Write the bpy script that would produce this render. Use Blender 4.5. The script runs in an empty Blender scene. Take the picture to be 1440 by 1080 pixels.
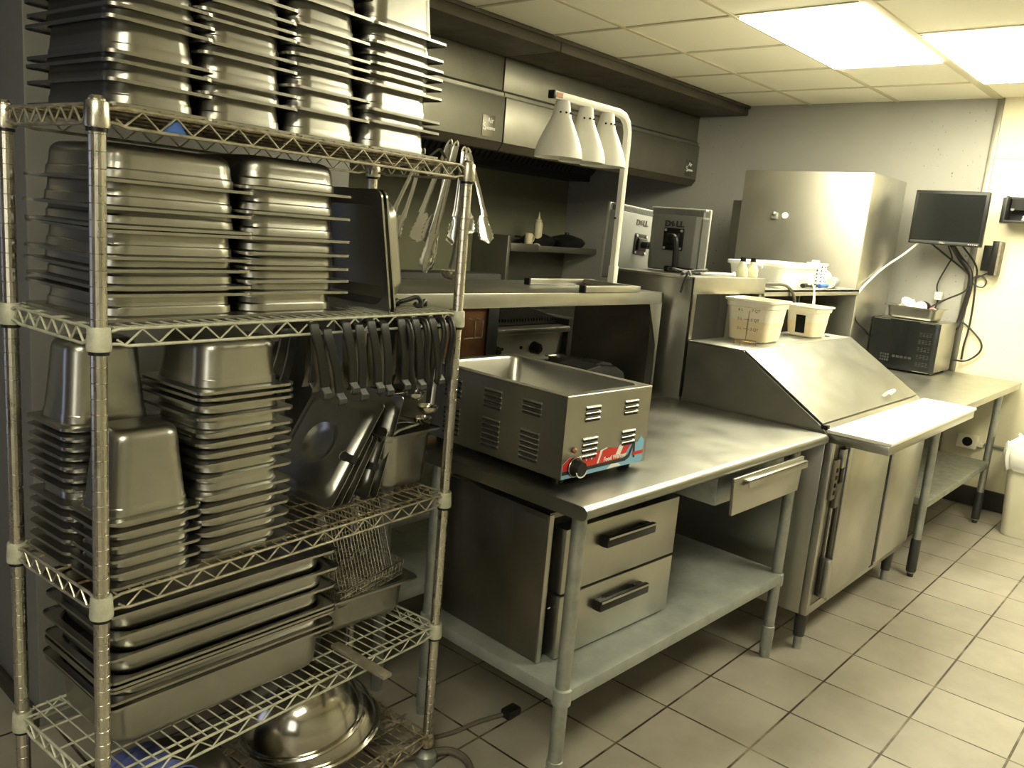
import bpy, bmesh, math, random
from mathutils import Vector, Matrix
random.seed(7)
C = bpy.context.scene.collection
SC = bpy.context.scene
PI = math.pi

# ---------------------------------------------------------------- camera, world, exposure
YAW, PITCH, ROLL, FPX, CAMH = 0.7155, -0.1879, 0.0851, 1166.0, 1.565
fw = Vector((math.cos(YAW)*math.cos(PITCH), math.sin(YAW)*math.cos(PITCH), math.sin(PITCH)))
ri = Vector((math.sin(YAW), -math.cos(YAW), 0))
up = ri.cross(fw)
R_ = ri*math.cos(ROLL) + up*math.sin(ROLL)
U_ = -ri*math.sin(ROLL) + up*math.cos(ROLL)
cam = bpy.data.cameras.new('camera')
cam.sensor_width = 36; cam.lens = FPX/1440*36; cam.clip_start = 0.05
co = bpy.data.objects.new('camera', cam); C.objects.link(co)
M = Matrix((R_, U_, -fw)).transposed().to_4x4(); M.translation = Vector((0, 0, CAMH))
co.matrix_world = M
SC.camera = co
SC.view_settings.view_transform = 'Standard'
SC.view_settings.look = 'None'
SC.view_settings.gamma = 1
SC.view_settings.use_curve_mapping = False
SC.view_settings.exposure = 0.22
w = bpy.data.worlds.new('world'); SC.world = w; w.use_nodes = True
w.node_tree.nodes['Background'].inputs[0].default_value = (0.55, 0.6, 0.9, 1)
w.node_tree.nodes['Background'].inputs[1].default_value = 0.08
LAMP = 29.0          # troffer radiance
LAMPC = (1.0, 0.94, 0.67)
# daylight from the doorway, and an added fill lamp, far left outside the frame
def area(name, loc, rot, sx, sy, power, col):
    l = bpy.data.lights.new(name, 'AREA'); l.shape = 'RECTANGLE'; l.size = sx; l.size_y = sy
    l.energy = power; l.color = col
    o = bpy.data.objects.new(name, l); C.objects.link(o); o.location = loc; o.rotation_euler = rot
area('pan_highlight_lamp', (-2.12, -.75, 1.45), (0, -PI/2, 0), 1.3, 1.1, 15, (1.0, 0.95, 0.80))  # added lamp, makes the bright streaks on the pan corners
area('daylight_doorway', (-2.12, 3.5, 1.1), (0, -PI/2, 0), 1.9, 0.9, 5, (0.72, 0.78, 1.0))

# ---------------------------------------------------------------- materials
MATS = {}
def nt(name):
    m = bpy.data.materials.new(name); m.use_nodes = True
    return m, m.node_tree.nodes, m.node_tree.links, m.node_tree.nodes['Principled BSDF']
def noise(N, L, scale, detail=4, vec=None, rough=.6):
    n = N.new('ShaderNodeTexNoise'); n.inputs['Scale'].default_value = scale; n.inputs['Detail'].default_value = detail
    n.inputs['Roughness'].default_value = rough
    if vec: L.new(vec, n.inputs['Vector'])
    return n
def ramp(N, L, src, stops):
    r = N.new('ShaderNodeValToRGB'); L.new(src, r.inputs[0])
    e = r.color_ramp.elements
    while len(e) < len(stops): e.new(0.5)
    for i, (p, c) in enumerate(stops):
        e[i].position = p; e[i].color = (*c, 1) if len(c) == 3 else c
    return r
def metal(name, c1, c2, r1, r2, scale=6, stretch=(1, 1, 1), bump=0.0, metallic=1.0, aniso=0.0, nscale=None):
    m, N, L, B = nt(name)
    tc = N.new('ShaderNodeTexCoord'); mp = N.new('ShaderNodeMapping'); mp.inputs['Scale'].default_value = stretch
    L.new(tc.outputs['Object'], mp.inputs[0])
    n = noise(N, L, scale, 5, mp.outputs[0])
    rc = ramp(N, L, n.outputs[0], [(0.3, c1), (0.7, c2)]); L.new(rc.outputs[0], B.inputs['Base Color'])
    n2 = noise(N, L, scale*1.7, 4, mp.outputs[0])
    mr = N.new('ShaderNodeMapRange'); mr.inputs[1].default_value = .3; mr.inputs[2].default_value = .7
    mr.inputs[3].default_value = r1; mr.inputs[4].default_value = r2
    L.new(n2.outputs[0], mr.inputs[0]); L.new(mr.outputs[0], B.inputs['Roughness'])
    B.inputs['Metallic'].default_value = metallic
    B.inputs['Anisotropic'].default_value = aniso
    if bump:
        b = N.new('ShaderNodeBump'); b.inputs['Strength'].default_value = bump; b.inputs['Distance'].default_value = .004
        n3 = noise(N, L, nscale or scale*3, 3, mp.outputs[0])
        L.new(n3.outputs[0], b.inputs['Height']); L.new(b.outputs[0], B.inputs['Normal'])
    MATS[name] = m; return m
def plain(name, c, rough=.5, metallic=0, emit=0, trans=0, c2=None, scale=8, spec=None, sss=0):
    m, N, L, B = nt(name)
    B.inputs['Roughness'].default_value = rough; B.inputs['Metallic'].default_value = metallic
    if c2:
        tc = N.new('ShaderNodeTexCoord'); n = noise(N, L, scale, 6, tc.outputs['Object'])
        rc = ramp(N, L, n.outputs[0], [(0.35, c), (0.68, c2)]); L.new(rc.outputs[0], B.inputs['Base Color'])
    else: B.inputs['Base Color'].default_value = (*c, 1)
    if emit:
        B.inputs['Emission Color'].default_value = (*c, 1); B.inputs['Emission Strength'].default_value = emit
    if trans: B.inputs['Transmission Weight'].default_value = trans
    if spec is not None: B.inputs['Specular IOR Level'].default_value = spec
    if sss:
        B.inputs['Subsurface Weight'].default_value = sss; B.inputs['Subsurface Radius'].default_value = (.03, .025, .02)
    MATS[name] = m; return m
ST = (0.60, 0.575, 0.51)
metal('pan_steel', (0.335, .33, .30), (0.43, .425, .385), .31, .31, 5, (1, 1, 1), .0)
metal('steel', (0.37, .365, .33), (0.45, .445, .405), .33, .33, 3.5)
metal('steel_table', (0.25, .25, .225), (0.30, .30, .27), .30, .40, 4)
metal('steel_counter', (0.40, .395, .36), (0.48, .475, .43), .30, .42, 5)
metal('steel_satin', (0.56, .54, .47), (0.60, .58, .51), .42, .50, 2)
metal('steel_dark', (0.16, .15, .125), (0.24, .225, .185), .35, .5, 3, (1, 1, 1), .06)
metal('galvanised', (0.27, .285, .26), (0.40, .415, .38), .42, .62, 16, (1, 1, 1), .15, metallic=.75)
metal('galvanised_worn', (0.27, .29, .27), (0.38, .40, .37), .45, .65, 9, (1, 1, 1), .1, metallic=.5)
metal('chrome_post', (0.42, .40, .34), (0.66, .63, .55), .2, .38, 30, (1, 1, .3), .1)
metal('wire_chrome', (0.30, .27, .19), (0.60, .57, .47), .3, .5, 40, (1, 1, 1), .2, metallic=.8)
metal('wire_grey', (0.36, .36, .28), (0.55, .55, .44), .5, .65, 40, (1, 1, 1), .2, metallic=.25)
metal('wire_rusty', (0.08, .05, .025), (0.48, .42, .28), .45, .7, 60, (1, 1, 1), .4, metallic=.55)
metal('hood_steel', (0.20, .195, .165), (0.27, .26, .215), .36, .5, 2.2, (1, 1, 1), .03, metallic=.85)
metal('hood_brown', (0.06, .05, .036), (0.095, .08, .055), .5, .7, 3, (1, 1, 1), .05, metallic=.4)
metal('bowl_steel', (0.42, .40, .35), (0.56, .54, .48), .12, .22, 6, (1, 1, 3), .03)
metal('copper_brown', (0.22, .10, .05), (0.30, .14, .075), .3, .5, 5, (1, 1, 1), .03, metallic=.6)
plain('black_plastic', (0.010, .010, .009), .38, spec=.3)
plain('black_matte', (0.014, .013, .011), .7)
plain('dark_gap', (0.008, .007, .006), .9)
plain('charcoal', (0.022, .023, .023), .45, c2=(.034, .035, .035))
plain('screen_black', (0.006, .007, .007), .22)
plain('monitor_grey', (0.17, .175, .17), .5, c2=(.20, .205, .20), scale=4)
plain('monitor_silver', (0.42, .42, .40), .4)
plain('white_paint', (0.80, .79, .72), .38)
plain('cutting_board', (0.84, .83, .76), .45, c2=(.88, .87, .80), scale=14)
metal('tong_steel', (0.50, .50, .46), (0.62, .62, .57), .16, .24, 8)
plain('white_plastic', (0.90, .90, .85), .35, sss=.15)
plain('tub_plastic', (0.84, .80, .66), .3, c2=(.86, .83, .72), scale=9, sss=.3)
plain('tub_food', (0.82, .68, .42), .4, c2=(.86, .80, .62), scale=14, sss=.3)
plain('cream_plastic', (0.80, .77, .60), .5, c2=(.85, .82, .66), scale=5)
plain('bag_plastic', (0.90, .90, .84), .3)
plain('red_paint', (0.62, .03, .02), .35)
plain('blue_paint', (0.22, .48, .70), .4)
plain('blue_tag', (0.04, .12, .42), .5)
plain('blue_film', (0.10, .13, .36), .3)
plain('sticker_white', (0.85, .84, .80), .45)
plain('sticker_black', (0.02, .02, .02), .5)
plain('pink_cloth', (0.72, .25, .22), .8)
plain('ink_brown', (0.16, .05, .03), .6)
plain('cord_black', (0.015, .014, .012), .5)
plain('cord_white', (0.72, .70, .62), .5)
plain('cord_grey', (0.10, .09, .07), .6)
plain('bottle_cream', (0.62, .57, .38), .4)
plain('jar_yellow', (0.70, .68, .45), .2, c2=(.8, .8, .65), scale=30)
plain('brass_wire', (0.25, .16, .07), .4, metallic=.8)
plain('wood_dirty', (0.14, .12, .09), .7, c2=(.24, .21, .16), scale=30)
plain('black_liner', (0.016, .014, .012), .4, c2=(.025, .02, .016), scale=10)
plain('pan_iron', (0.015, .014, .013), .45)
# walls
def wallmat(name, c, c2, rough, specks=None):
    m, N, L, B = nt(name)
    tc = N.new('ShaderNodeTexCoord'); n = noise(N, L, 1.4, 6, tc.outputs['Object'])
    rc = ramp(N, L, n.outputs[0], [(0.35, c), (0.7, c2)])
    out = rc.outputs[0]
    if specks:
        n2 = noise(N, L, 46, 2, tc.outputs['Object'], .5)
        r2 = ramp(N, L, n2.outputs[0], [(0.705, (1, 1, 1)), (0.725, specks)])
        n3 = noise(N, L, 1.1, 2, tc.outputs['Object']); r3 = ramp(N, L, n3.outputs[0], [(0.50, (0, 0, 0)), (0.62, (1, 1, 1))])
        mx = N.new('ShaderNodeMixRGB'); mx.blend_type = 'MULTIPLY'; L.new(r3.outputs[0], mx.inputs[0])
        L.new(out, mx.inputs[1]); L.new(r2.outputs[0], mx.inputs[2]); out = mx.outputs[0]
    L.new(out, B.inputs['Base Color']); B.inputs['Roughness'].default_value = rough
    MATS[name] = m
wallmat('wall_grey', (0.30, .295, .27), (0.34, .335, .305), .45, (.3, .28, .25))
wallmat('wall_yellow', (0.70, .655, .47), (0.75, .70, .52), .5)
wallmat('wall_lilac', (0.15, .148, .145), (0.19, .187, .18), .45)
wallmat('wall_olive', (0.14, .14, .09), (0.185, .183, .12), .4)
wallmat('wall_cream', (0.38, .37, .29), (0.44, .43, .34), .6)
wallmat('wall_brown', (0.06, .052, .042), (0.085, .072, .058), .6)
wallmat('base_black', (0.02, .018, .015), (0.045, .04, .033), .45)
wallmat('ceiling_tile', (0.88, .84, .69), (0.91, .87, .73), .85)
plain('tbar', (0.56, .51, .36), .5)
plain('lamp_diffuser', LAMPC, .5, emit=LAMP)
# floor
def floormat():
    m, N, L, B = nt('floor_tile')
    tc = N.new('ShaderNodeTexCoord'); mp = N.new('ShaderNodeMapping')
    mp.inputs['Location'].default_value = (-2.3622+.0015, -0.925+.0015, 0)
    L.new(tc.outputs['Object'], mp.inputs[0])
    br = N.new('ShaderNodeTexBrick'); br.offset = 0; br.squash = 1
    br.inputs['Scale'].default_value = 1; br.inputs['Mortar Size'].default_value = .0045; br.inputs['Mortar Smooth'].default_value = .3
    br.inputs['Brick Width'].default_value = .3048; br.inputs['Row Height'].default_value = .3048; br.inputs['Bias'].default_value = 0
    br.inputs['Color1'].default_value = (.30, .282, .242, 1); br.inputs['Color2'].default_value = (.335, .315, .27, 1)
    L.new(mp.outputs[0], br.inputs['Vector'])
    n = noise(N, L, 3.2, 6, tc.outputs['Object']); r = ramp(N, L, n.outputs[0], [(0.3, (.74, .72, .68)), (0.65, (1.04, 1.02, 1.0))])
    mx = N.new('ShaderNodeMixRGB'); mx.blend_type = 'MULTIPLY'; mx.inputs[0].default_value = 1
    L.new(br.outputs['Color'], mx.inputs[1]); L.new(r.outputs[0], mx.inputs[2])
    # grout: dark, worn pale in places
    n2 = noise(N, L, 7, 3, tc.outputs['Object']); r2 = ramp(N, L, n2.outputs[0], [(0.46, (.03, .022, .013)), (0.68, (.22, .19, .13))])
    L.new(r2.outputs[0], br.inputs['Mortar'])
    m2 = mx
    L.new(m2.outputs[0], B.inputs['Base Color'])
    mr = N.new('ShaderNodeMapRange'); mr.inputs[3].default_value = .34; mr.inputs[4].default_value = .55
    L.new(n.outputs[0], mr.inputs[0]); L.new(mr.outputs[0], B.inputs['Roughness'])
    b = N.new('ShaderNodeBump'); b.inputs['Strength'].default_value = .35; b.inputs['Distance'].default_value = .003; b.invert = True
    L.new(br.outputs['Fac'], b.inputs['Height']); L.new(b.outputs[0], B.inputs['Normal'])
    MATS['floor_tile'] = m
floormat()

# ---------------------------------------------------------------- builders
class MB:
    def __init__(s): s.bm = bmesh.new()
    def box(s, x0, x1, y0, y1, z0, z1, bev=0, seg=2, m=None):
        r = bmesh.ops.create_cube(s.bm, size=1)
        vs = r['verts']
        for v in vs:
            v.co = Vector(((x0+x1)/2+v.co.x*(x1-x0), (y0+y1)/2+v.co.y*(y1-y0), (z0+z1)/2+v.co.z*(z1-z0)))
        if m: bmesh.ops.transform(s.bm, matrix=m, verts=vs)
        if bev:
            es = list({e for v in vs for e in v.link_edges})
            bmesh.ops.bevel(s.bm, geom=es, offset=bev, segments=seg, profile=.5, affect='EDGES')
        return s
    def cyl(s, p, q, r, r2=None, n=20):
        p, q = Vector(p), Vector(q); d = q-p
        res = bmesh.ops.create_cone(s.bm, cap_ends=True, segments=n, radius1=r, radius2=r if r2 is None else r2, depth=d.length)
        mt = Matrix.Translation((p+q)/2) @ d.to_track_quat('Z', 'Y').to_matrix().to_4x4()
        bmesh.ops.transform(s.bm, matrix=mt, verts=res['verts']); return s
    def sphere(s, c, r, sc=(1, 1, 1), n=20, rot=None):
        res = bmesh.ops.create_uvsphere(s.bm, u_segments=n, v_segments=n//2, radius=r)
        mt = Matrix.Translation(c) @ (rot.to_4x4() if rot else Matrix()) @ Matrix.Diagonal((*sc, 1))
        bmesh.ops.transform(s.bm, matrix=mt, verts=res['verts']); return s
    def tube(s, pts, r, n=8, smooth=0, closed=False, flat=None):
        pts = [Vector(p) for p in pts]
        if smooth:
            o = []
            P = pts
            for i in range(len(P)-1):
                a = P[max(i-1, 0)]; b = P[i]; c = P[i+1]; d = P[min(i+2, len(P)-1)]
                for k in range(smooth):
                    t = k/smooth
                    o.append(.5*((2*b)+(-a+c)*t+(2*a-5*b+4*c-d)*t*t+(-a+3*b-3*c+d)*t**3))
            o.append(P[-1]); pts = o
        rings = []; u = None
        for i, p in enumerate(pts):
            if closed: t = pts[(i+1) % len(pts)]-pts[i-1]
            else: t = pts[min(i+1, len(pts)-1)]-pts[max(i-1, 0)]
            t.normalize()
            if u is None:
                u = flat.copy() if flat else (Vector((0, 0, 1)) if abs(t.z) < .9 else Vector((1, 0, 0)))
            u = u-t*u.dot(t)
            if u.length < 1e-6: u = t.orthogonal()
            u.normalize(); v = t.cross(u)
            ru, rv = (r if isinstance(r, tuple) else (r, r))
            rings.append([s.bm.verts.new(p+u*ru*math.cos(a*2*PI/n)+v*rv*math.sin(a*2*PI/n)) for a in range(n)])
        k = len(rings)
        for i in range(k if closed else k-1):
            A, B = rings[i], rings[(i+1) % k]
            for a in range(n): s.bm.faces.new((A[a], A[(a+1) % n], B[(a+1) % n], B[a]))
        if not closed:
            s.bm.faces.new(rings[0][::-1]); s.bm.faces.new(rings[-1])
        return s
    def ribbon(s, pts, w, t, side):      # flat strip of width w (along side) and thickness t
        pts = [Vector(p) for p in pts]; side = Vector(side).normalized(); rings = []
        ws = w if isinstance(w, (list, tuple)) else [w]*len(pts)
        for i, p in enumerate(pts):
            d = (pts[min(i+1, len(pts)-1)]-pts[max(i-1, 0)]).normalized()
            nn = d.cross(side).normalized()
            a = side*ws[i]/2; b = nn*t/2
            rings.append([s.bm.verts.new(p+x) for x in (a*.82+b, a+b*.3, a-b*.3, a*.82-b, -a*.82-b, -a-b*.3, -a+b*.3, -a*.82+b)])
        n = 8
        for i in range(len(rings)-1):
            A, B = rings[i], rings[i+1]
            for k in range(n): s.bm.faces.new((A[k], A[(k+1) % n], B[(k+1) % n], B[k]))
        s.bm.faces.new(rings[0][::-1]); s.bm.faces.new(rings[-1]); return s
    def lathe(s, prof, c=(0, 0, 0), n=32, mt=None, cap=True):
        rings = []; c = Vector(c)
        for r, z in prof:
            ring = []
            for a in range(n):
                p = Vector((r*math.cos(a*2*PI/n), r*math.sin(a*2*PI/n), z))
                ring.append(s.bm.verts.new((mt @ p) if mt else p+c))
            rings.append(ring)
        for i in range(len(rings)-1):
            A, B = rings[i], rings[i+1]
            for a in range(n): s.bm.faces.new((A[a], A[(a+1) % n], B[(a+1) % n], B[a]))
        if cap: s.bm.faces.new(rings[0][::-1]); s.bm.faces.new(rings[-1])
        return s
    def loft(s, rings, cap0=True, cap1=True, mt=None):
        R = [[s.bm.verts.new((mt @ Vector(p)) if mt else p) for p in ring] for ring in rings]; n = len(R[0])
        for i in range(len(R)-1):
            A, B = R[i], R[i+1]
            for a in range(n): s.bm.faces.new((A[a], A[(a+1) % n], B[(a+1) % n], B[a]))
        if cap0: s.bm.faces.new(R[0][::-1])
        if cap1: s.bm.faces.new(R[-1])
        return s
    def prism(s, poly, axis, a, b, bev=0, mt=None):   # poly in the two other axes
        def P(u, v, w): return {'x': (w, u, v), 'y': (u, w, v), 'z': (u, v, w)}[axis]
        A = [s.bm.verts.new((mt @ Vector(P(u, v, a))) if mt else P(u, v, a)) for u, v in poly]
        B = [s.bm.verts.new((mt @ Vector(P(u, v, b))) if mt else P(u, v, b)) for u, v in poly]
        n = len(poly); fs = []
        for i in range(n): fs.append(s.bm.faces.new((A[i], A[(i+1) % n], B[(i+1) % n], B[i])))
        fs.append(s.bm.faces.new(A[::-1])); fs.append(s.bm.faces.new(B))
        if bev:
            es = list({e for f in fs for e in f.edges})
            bmesh.ops.bevel(s.bm, geom=es, offset=bev, segments=2, profile=.5, affect='EDGES')
        return s
    def build(s, name, mat, parent=None, world=False, smooth=True, ang=35, inv=None):
        bm = s.bm
        if world and parent is not None:
            bmesh.ops.transform(bm, matrix=wm(parent).inverted(), verts=bm.verts)
        bmesh.ops.recalc_face_normals(bm, faces=bm.faces)
        me = bpy.data.meshes.new(name); bm.to_mesh(me); bm.free()
        if smooth:
            me.shade_smooth(); me.set_sharp_from_angle(angle=math.radians(ang))
        me.materials.append(MATS[mat])
        o = bpy.data.objects.new(name, me); C.objects.link(o)
        if parent is not None: o.parent = parent
        return o
def wm(o):
    m = o.matrix_basis.copy()
    return wm(o.parent) @ m if o.parent else m
def tag(o, label, cat, group=None, kind=None):
    if label: o['label'] = label
    if cat: o['category'] = cat
    if group: o['group'] = group
    if kind: o['kind'] = kind
    return o
def thing(name, label, cat, loc=(0, 0, 0), rz=0, group=None):
    o = bpy.data.objects.new(name, None); C.objects.link(o); o.location = loc; o.rotation_euler = (0, 0, rz)
    o.empty_display_size = .1
    return tag(o, label, cat, group)
def struct(name, mb, mat, **k):
    o = mb.build(name, mat, **k); o['kind'] = 'structure'; return o
def single(name, mb, mat, label, cat, loc=(0, 0, 0), rz=0, group=None, rot=None):
    o = mb.build(name, mat); o.location = loc; o.rotation_euler = rot or (0, 0, rz); return tag(o, label, cat, group)
def rr(hx, hy, r, z, cx=0, cy=0, n=5):      # rounded rectangle ring
    r = min(r, hx-.0005, hy-.0005); o = []
    for k, (sx, sy) in enumerate(((1, 1), (-1, 1), (-1, -1), (1, -1))):
        for i in range(n+1):
            a = (k+i/n)*PI/2
            o.append((cx+sx*(hx-r)+r*math.cos(a), cy+sy*(hy-r)+r*math.sin(a), z))
    return o
def text(s, size, mat, parent, mt, name='lettering', ext=.0006, world=True, bold=0, sx=1, align='CENTER'):
    cu = bpy.data.curves.new(name, 'FONT'); cu.body = s; cu.size = size; cu.extrude = ext; cu.align_x = align; cu.align_y = 'CENTER'; cu.offset = bold
    cu.resolution_u = 3
    t = bpy.data.objects.new(name, cu); C.objects.link(t)
    dg = bpy.context.evaluated_depsgraph_get(); dg.update()
    me = bpy.data.meshes.new_from_object(t.evaluated_get(dg)); bpy.data.objects.remove(t); bpy.data.curves.remove(cu)
    me.transform(mt @ Matrix.Diagonal((sx, 1, 1, 1)))
    if world and parent is not None: me.transform(wm(parent).inverted())
    me.name = name; me.materials.clear(); me.materials.append(MATS[mat])
    o = bpy.data.objects.new(name, me); C.objects.link(o); o.parent = parent; return o
def frame(o, x, z):          # matrix with given origin, text x-direction and text normal
    x = Vector(x).normalized(); z = Vector(z).normalized(); y = z.cross(x).normalized(); x = y.cross(z)
    m = Matrix((x, y, z)).transposed().to_4x4(); m.translation = Vector(o); return m
def clone(o, parent=None):
    c = o.copy(); C.objects.link(c); c.parent = parent
    for ch in o.children: clone(ch, c)
    return c

# ---------------------------------------------------------------- the room
ZC, XE, YB = 2.607, 6.06, 4.79
struct('floor', MB().box(-2.2, XE+.1, -2.2, YB+.1, -.08, 0), 'floor_tile')
struct('ceiling', MB().box(-2.2, XE+.1, -2.2, 3.6, ZC, ZC+.05), 'ceiling_tile')
g = MB(); S = .6096; GX = 3.6815; GY = 2.0345
for i in range(-10, 5):
    x = GX+i*S
    if x < XE: g.box(x-.011, x+.011, -2.2, 3.12, ZC-.006, ZC+.004, .0015, 1)
for j in range(-8, 3):
    y = GY+j*S; hw = .011
    if j == -1: hw = .028
    if y < 3.15: g.box(-2.2, XE, y-hw, y+hw, ZC-.0075, ZC+.004, .0015, 1)
struct('trim_1', g, 'tbar')
struct('wall_end', MB().box(XE, XE+.1, 1.40, YB+.1, 0, 2.75), 'wall_grey')
struct('wall_right', MB().box(XE-.006, XE+.1, -2.2, 1.40, 0, 2.75), 'wall_yellow')
struct('wall_back', MB().box(-2.2, XE, YB, YB+.1, 0, 2.75), 'wall_olive')
struct('wall_front', MB().box(-2.2, XE+.1, -2.3, -2.2, 0, 2.75), 'wall_cream')
struct('wall_left', MB().box(-2.3, -2.2, -2.2, -1.35, 0, 2.75).box(-2.3, -2.2, -1.35, -.15, 0, .75).box(-2.3, -2.2, -1.35, -.15, 2.15, 2.75).box(-2.3, -2.2, -.15, 2.9, 0, 2.75).box(-2.3, -2.2, 4.1, YB+.1, 0, 2.75).box(-2.3, -2.2, 2.9, 4.1, 2.1, 2.75), 'wall_brown')
struct('added_lamp_opening', MB().box(-2.26, -2.19, -1.35, -1.30, .75, 2.15).box(-2.26, -2.19, -.20, -.15, .75, 2.15).box(-2.26, -2.19, -1.30, -.20, .75, .80).box(-2.26, -2.19, -1.30, -.20, 2.10, 2.15), 'white_paint')  # unseen frame, added around the lamp that lights the pan corners
struct('wall_partition', MB().box(.80, 1.83, 2.42, 2.95, 0, ZC, .006), 'wall_lilac')
struct('baseboard_right', MB().box(XE-.03, XE-.006, -2.2, 1.40, 0, .13, .01).box(XE-.024, XE-.006, 1.4, 1.8, 0, .13, .01), 'base_black')
struct('baseboard_back', MB().box(.785, .80, 2.42, 2.95, 0, .06, .004), 'base_black')
struct('trim_2', MB().box(XE-.018, XE, 1.385, 1.425, .1, ZC, .004), 'hood_steel')
struct('trim_3', MB().box(XE-.012, XE-.005, .0, 1.385, 2.235, 2.27, .002), 'wall_yellow')
# boxed bulkhead along the front of the hood
s = MB().box(-.5, 3.76, 3.12, 3.55, 2.535, 2.606, .004).box(3.766, XE-.002, 3.12, 3.55, 2.535, 2.606, .004).box(-.5, XE-.002, 3.105, 3.125, 2.585, 2.606, .003)
struct('trim_4', s, 'hood_brown')

# ceiling troffers
def troffer(x0, y0, lab, grp=None):
    t = thing('ceiling_light', lab, 'ceiling light', (x0+S, y0+S/2, ZC), 0, grp)
    MB().box(x0+.02, x0+2*S-.02, y0+.02, y0+S-.02, ZC-.016, ZC-.001, .004).build('diffuser', 'lamp_diffuser', t, world=True)
    f = MB()
    a, b, c, d = x0+.011, x0+2*S-.011, y0+.011, y0+S-.011
    f.box(a, b, c, c+.012, ZC-.007, ZC-.0005).box(a, b, d-.012, d, ZC-.007, ZC-.0005).box(a, a+.012, c, d, ZC-.007, ZC-.0005).box(b-.012, b, c, d, ZC-.007, ZC-.0005)
    f.build('light_frame', 'tbar', t, world=True); return t
troffer(GX, GY-S, 'large fluorescent ceiling light panel, the one further left, nearer the hood')
troffer(GX+S, GY-2*S-.02, 'fluorescent ceiling light panel cut by the right edge of the photo')
troffer(GX-S, GY-4*S, 'unseen ceiling light panel added over the aisle')  # added to brighten the aisle floor and the front faces
troffer(GX-8*S, GY-4*S, 'ceiling light panel behind the camera, outside the photo')

# ---------------------------------------------------------------- exhaust hoods
def hood(x0, x1, lab):
    t = thing('exhaust_hood', lab, 'exhaust hood', ((x0+x1)/2, 3.5, 2.0))
    up = [(3.53, 2.345), (3.53, 2.534), (3.56, 2.534), (3.56, 2.345)]
    MB().prism(up, 'x', x0+.003, x1-.003, .002).build('upper_panel', 'hood_steel', t, world=True)
    mid = [(3.53, 2.345), (3.515, 2.33), (3.515, 2.312), (3.50, 2.306), (3.50, 2.304), (3.56, 2.304), (3.56, 2.345)]
    MB().prism(mid, 'x', x0+.001, x1-.001, 0).build('ledge', 'hood_steel', t, world=True, ang=20)
    MB().box(x0+.003, x1-.003, 3.50, 3.53, 2.045, 2.303, .003).build('lower_panel', 'hood_steel', t, world=True)
    lip = [(3.50, 2.043), (3.535, 2.0), (3.60, 2.0), (3.60, 2.02), (3.55, 2.02), (3.53, 2.043)]
    MB().prism(lip, 'x', x0+.001, x1-.001, 0).build('gutter', 'hood_brown', t, world=True, ang=20)
    MB().box(x0+.01, x1-.01, 4.55, 4.78, 2.0, 2.534).prism([(3.6, 2.5), (3.6, 2.52), (4.6, 2.52), (4.6, 2.5)], 'x', x0+.01, x1-.01).build('canopy', 'black_matte', t, world=True)  # black interior stands in for the shade under the hood
    f = MB()
    n = 60
    f.prism([(4.15, 2.49), (4.17, 2.5), (4.55, 2.06), (4.53, 2.05)], 'x', x0+.02, x1-.02)
    for k in range(int((x1-x0)/.5)):
        xx = x0+.02+k*.5
        for q in range(8): f.prism([(4.13, 2.49), (4.15, 2.5), (4.53, 2.06), (4.51, 2.05)], 'x', xx+q*.06, xx+q*.06+.03)
    f.build('grease_filter', 'black_matte', t, world=True)  # filters coloured black to sink into the under-hood shade
    # maker's badge at the lower right of the panel
    bx = x1-.13
    b = MB().box(bx-.052, bx+.052, 3.4965, 3.5, 2.065, 2.185, .001).build('badge', 'steel_dark', t, world=True)
    m = lambda ox, z: frame((bx+ox, 3.4962, z), (1, 0, 0), (0, -1, 0))
    text('Air', .042, 'sticker_white', b, m(.012, 2.155), bold=.0008)
    text('S', .058, 'sticker_white', b, m(-.034, 2.118), bold=.001)
    text('ystems', .030, 'sticker_white', b, m(.014, 2.113), bold=.0007)
    return t
hood(.9, 3.752, 'dull steel exhaust hood section ending behind the leftmost white heat lamp')
hood(3.758, XE-.004, 'dull steel exhaust hood section reaching the grey end wall')

# ---------------------------------------------------------------- back bar shelf with pots
t = thing('back_shelf', 'dark steel high shelf in the far corner carrying a bottle and pans', 'shelf', (5.45, 4.6, 0))
MB().box(4.87, 4.905, 4.40, 4.785, 0, 1.49, .003).build('side_panel', 'hood_steel', t, world=True)
MB().box(4.905, 6.04, 4.755, 4.785, .9, 1.49, .002).build('back_panel', 'hood_steel', t, world=True)
MB().box(4.905, 6.04, 4.41, 4.755, 1.405, 1.42, .001).box(4.905, 5.24, 4.395, 4.412, 1.37, 1.435, .002).box(5.243, 6.04, 4.395, 4.412, 1.375, 1.425, .002).build('shelf_board', 'hood_steel', t, world=True)
MB().box(4.905, 6.04, 4.42, 4.75, 0, .9, .01).build('base_cabinet', 'steel_dark', t, world=True)
b = thing('squeeze_bottle', 'pale yellow squeeze bottle with pointed nozzle on the far dark shelf', 'bottle', (5.34, 4.5, 1.421))
MB().lathe([(.001, 0), (.034, 0), (.036, .01), (.036, .17), (.03, .19), (.02, .198)]).build('bottle_body', 'bottle_cream', b)
MB().lathe([(.026, .196), (.026, .212), (.012, .22), (.008, .25), (.003, .275), (.001, .276)]).build('nozzle', 'bottle_cream', b)
b = thing('salt_shaker', 'small pale shaker with handle beside the squeeze bottle on the far shelf', 'shaker', (5.185, 4.46, 1.421))
MB().lathe([(.001, 0), (.034, 0), (.034, .088), (.030, .096), (.001, .1)]).build('shaker_body', 'bottle_cream', b)
MB().tube([(.03, 0, .08), (.06, 0, .075), (.062, 0, .04), (.032, 0, .03)], .005, smooth=4).build('handle', 'bottle_cream', b)
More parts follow.
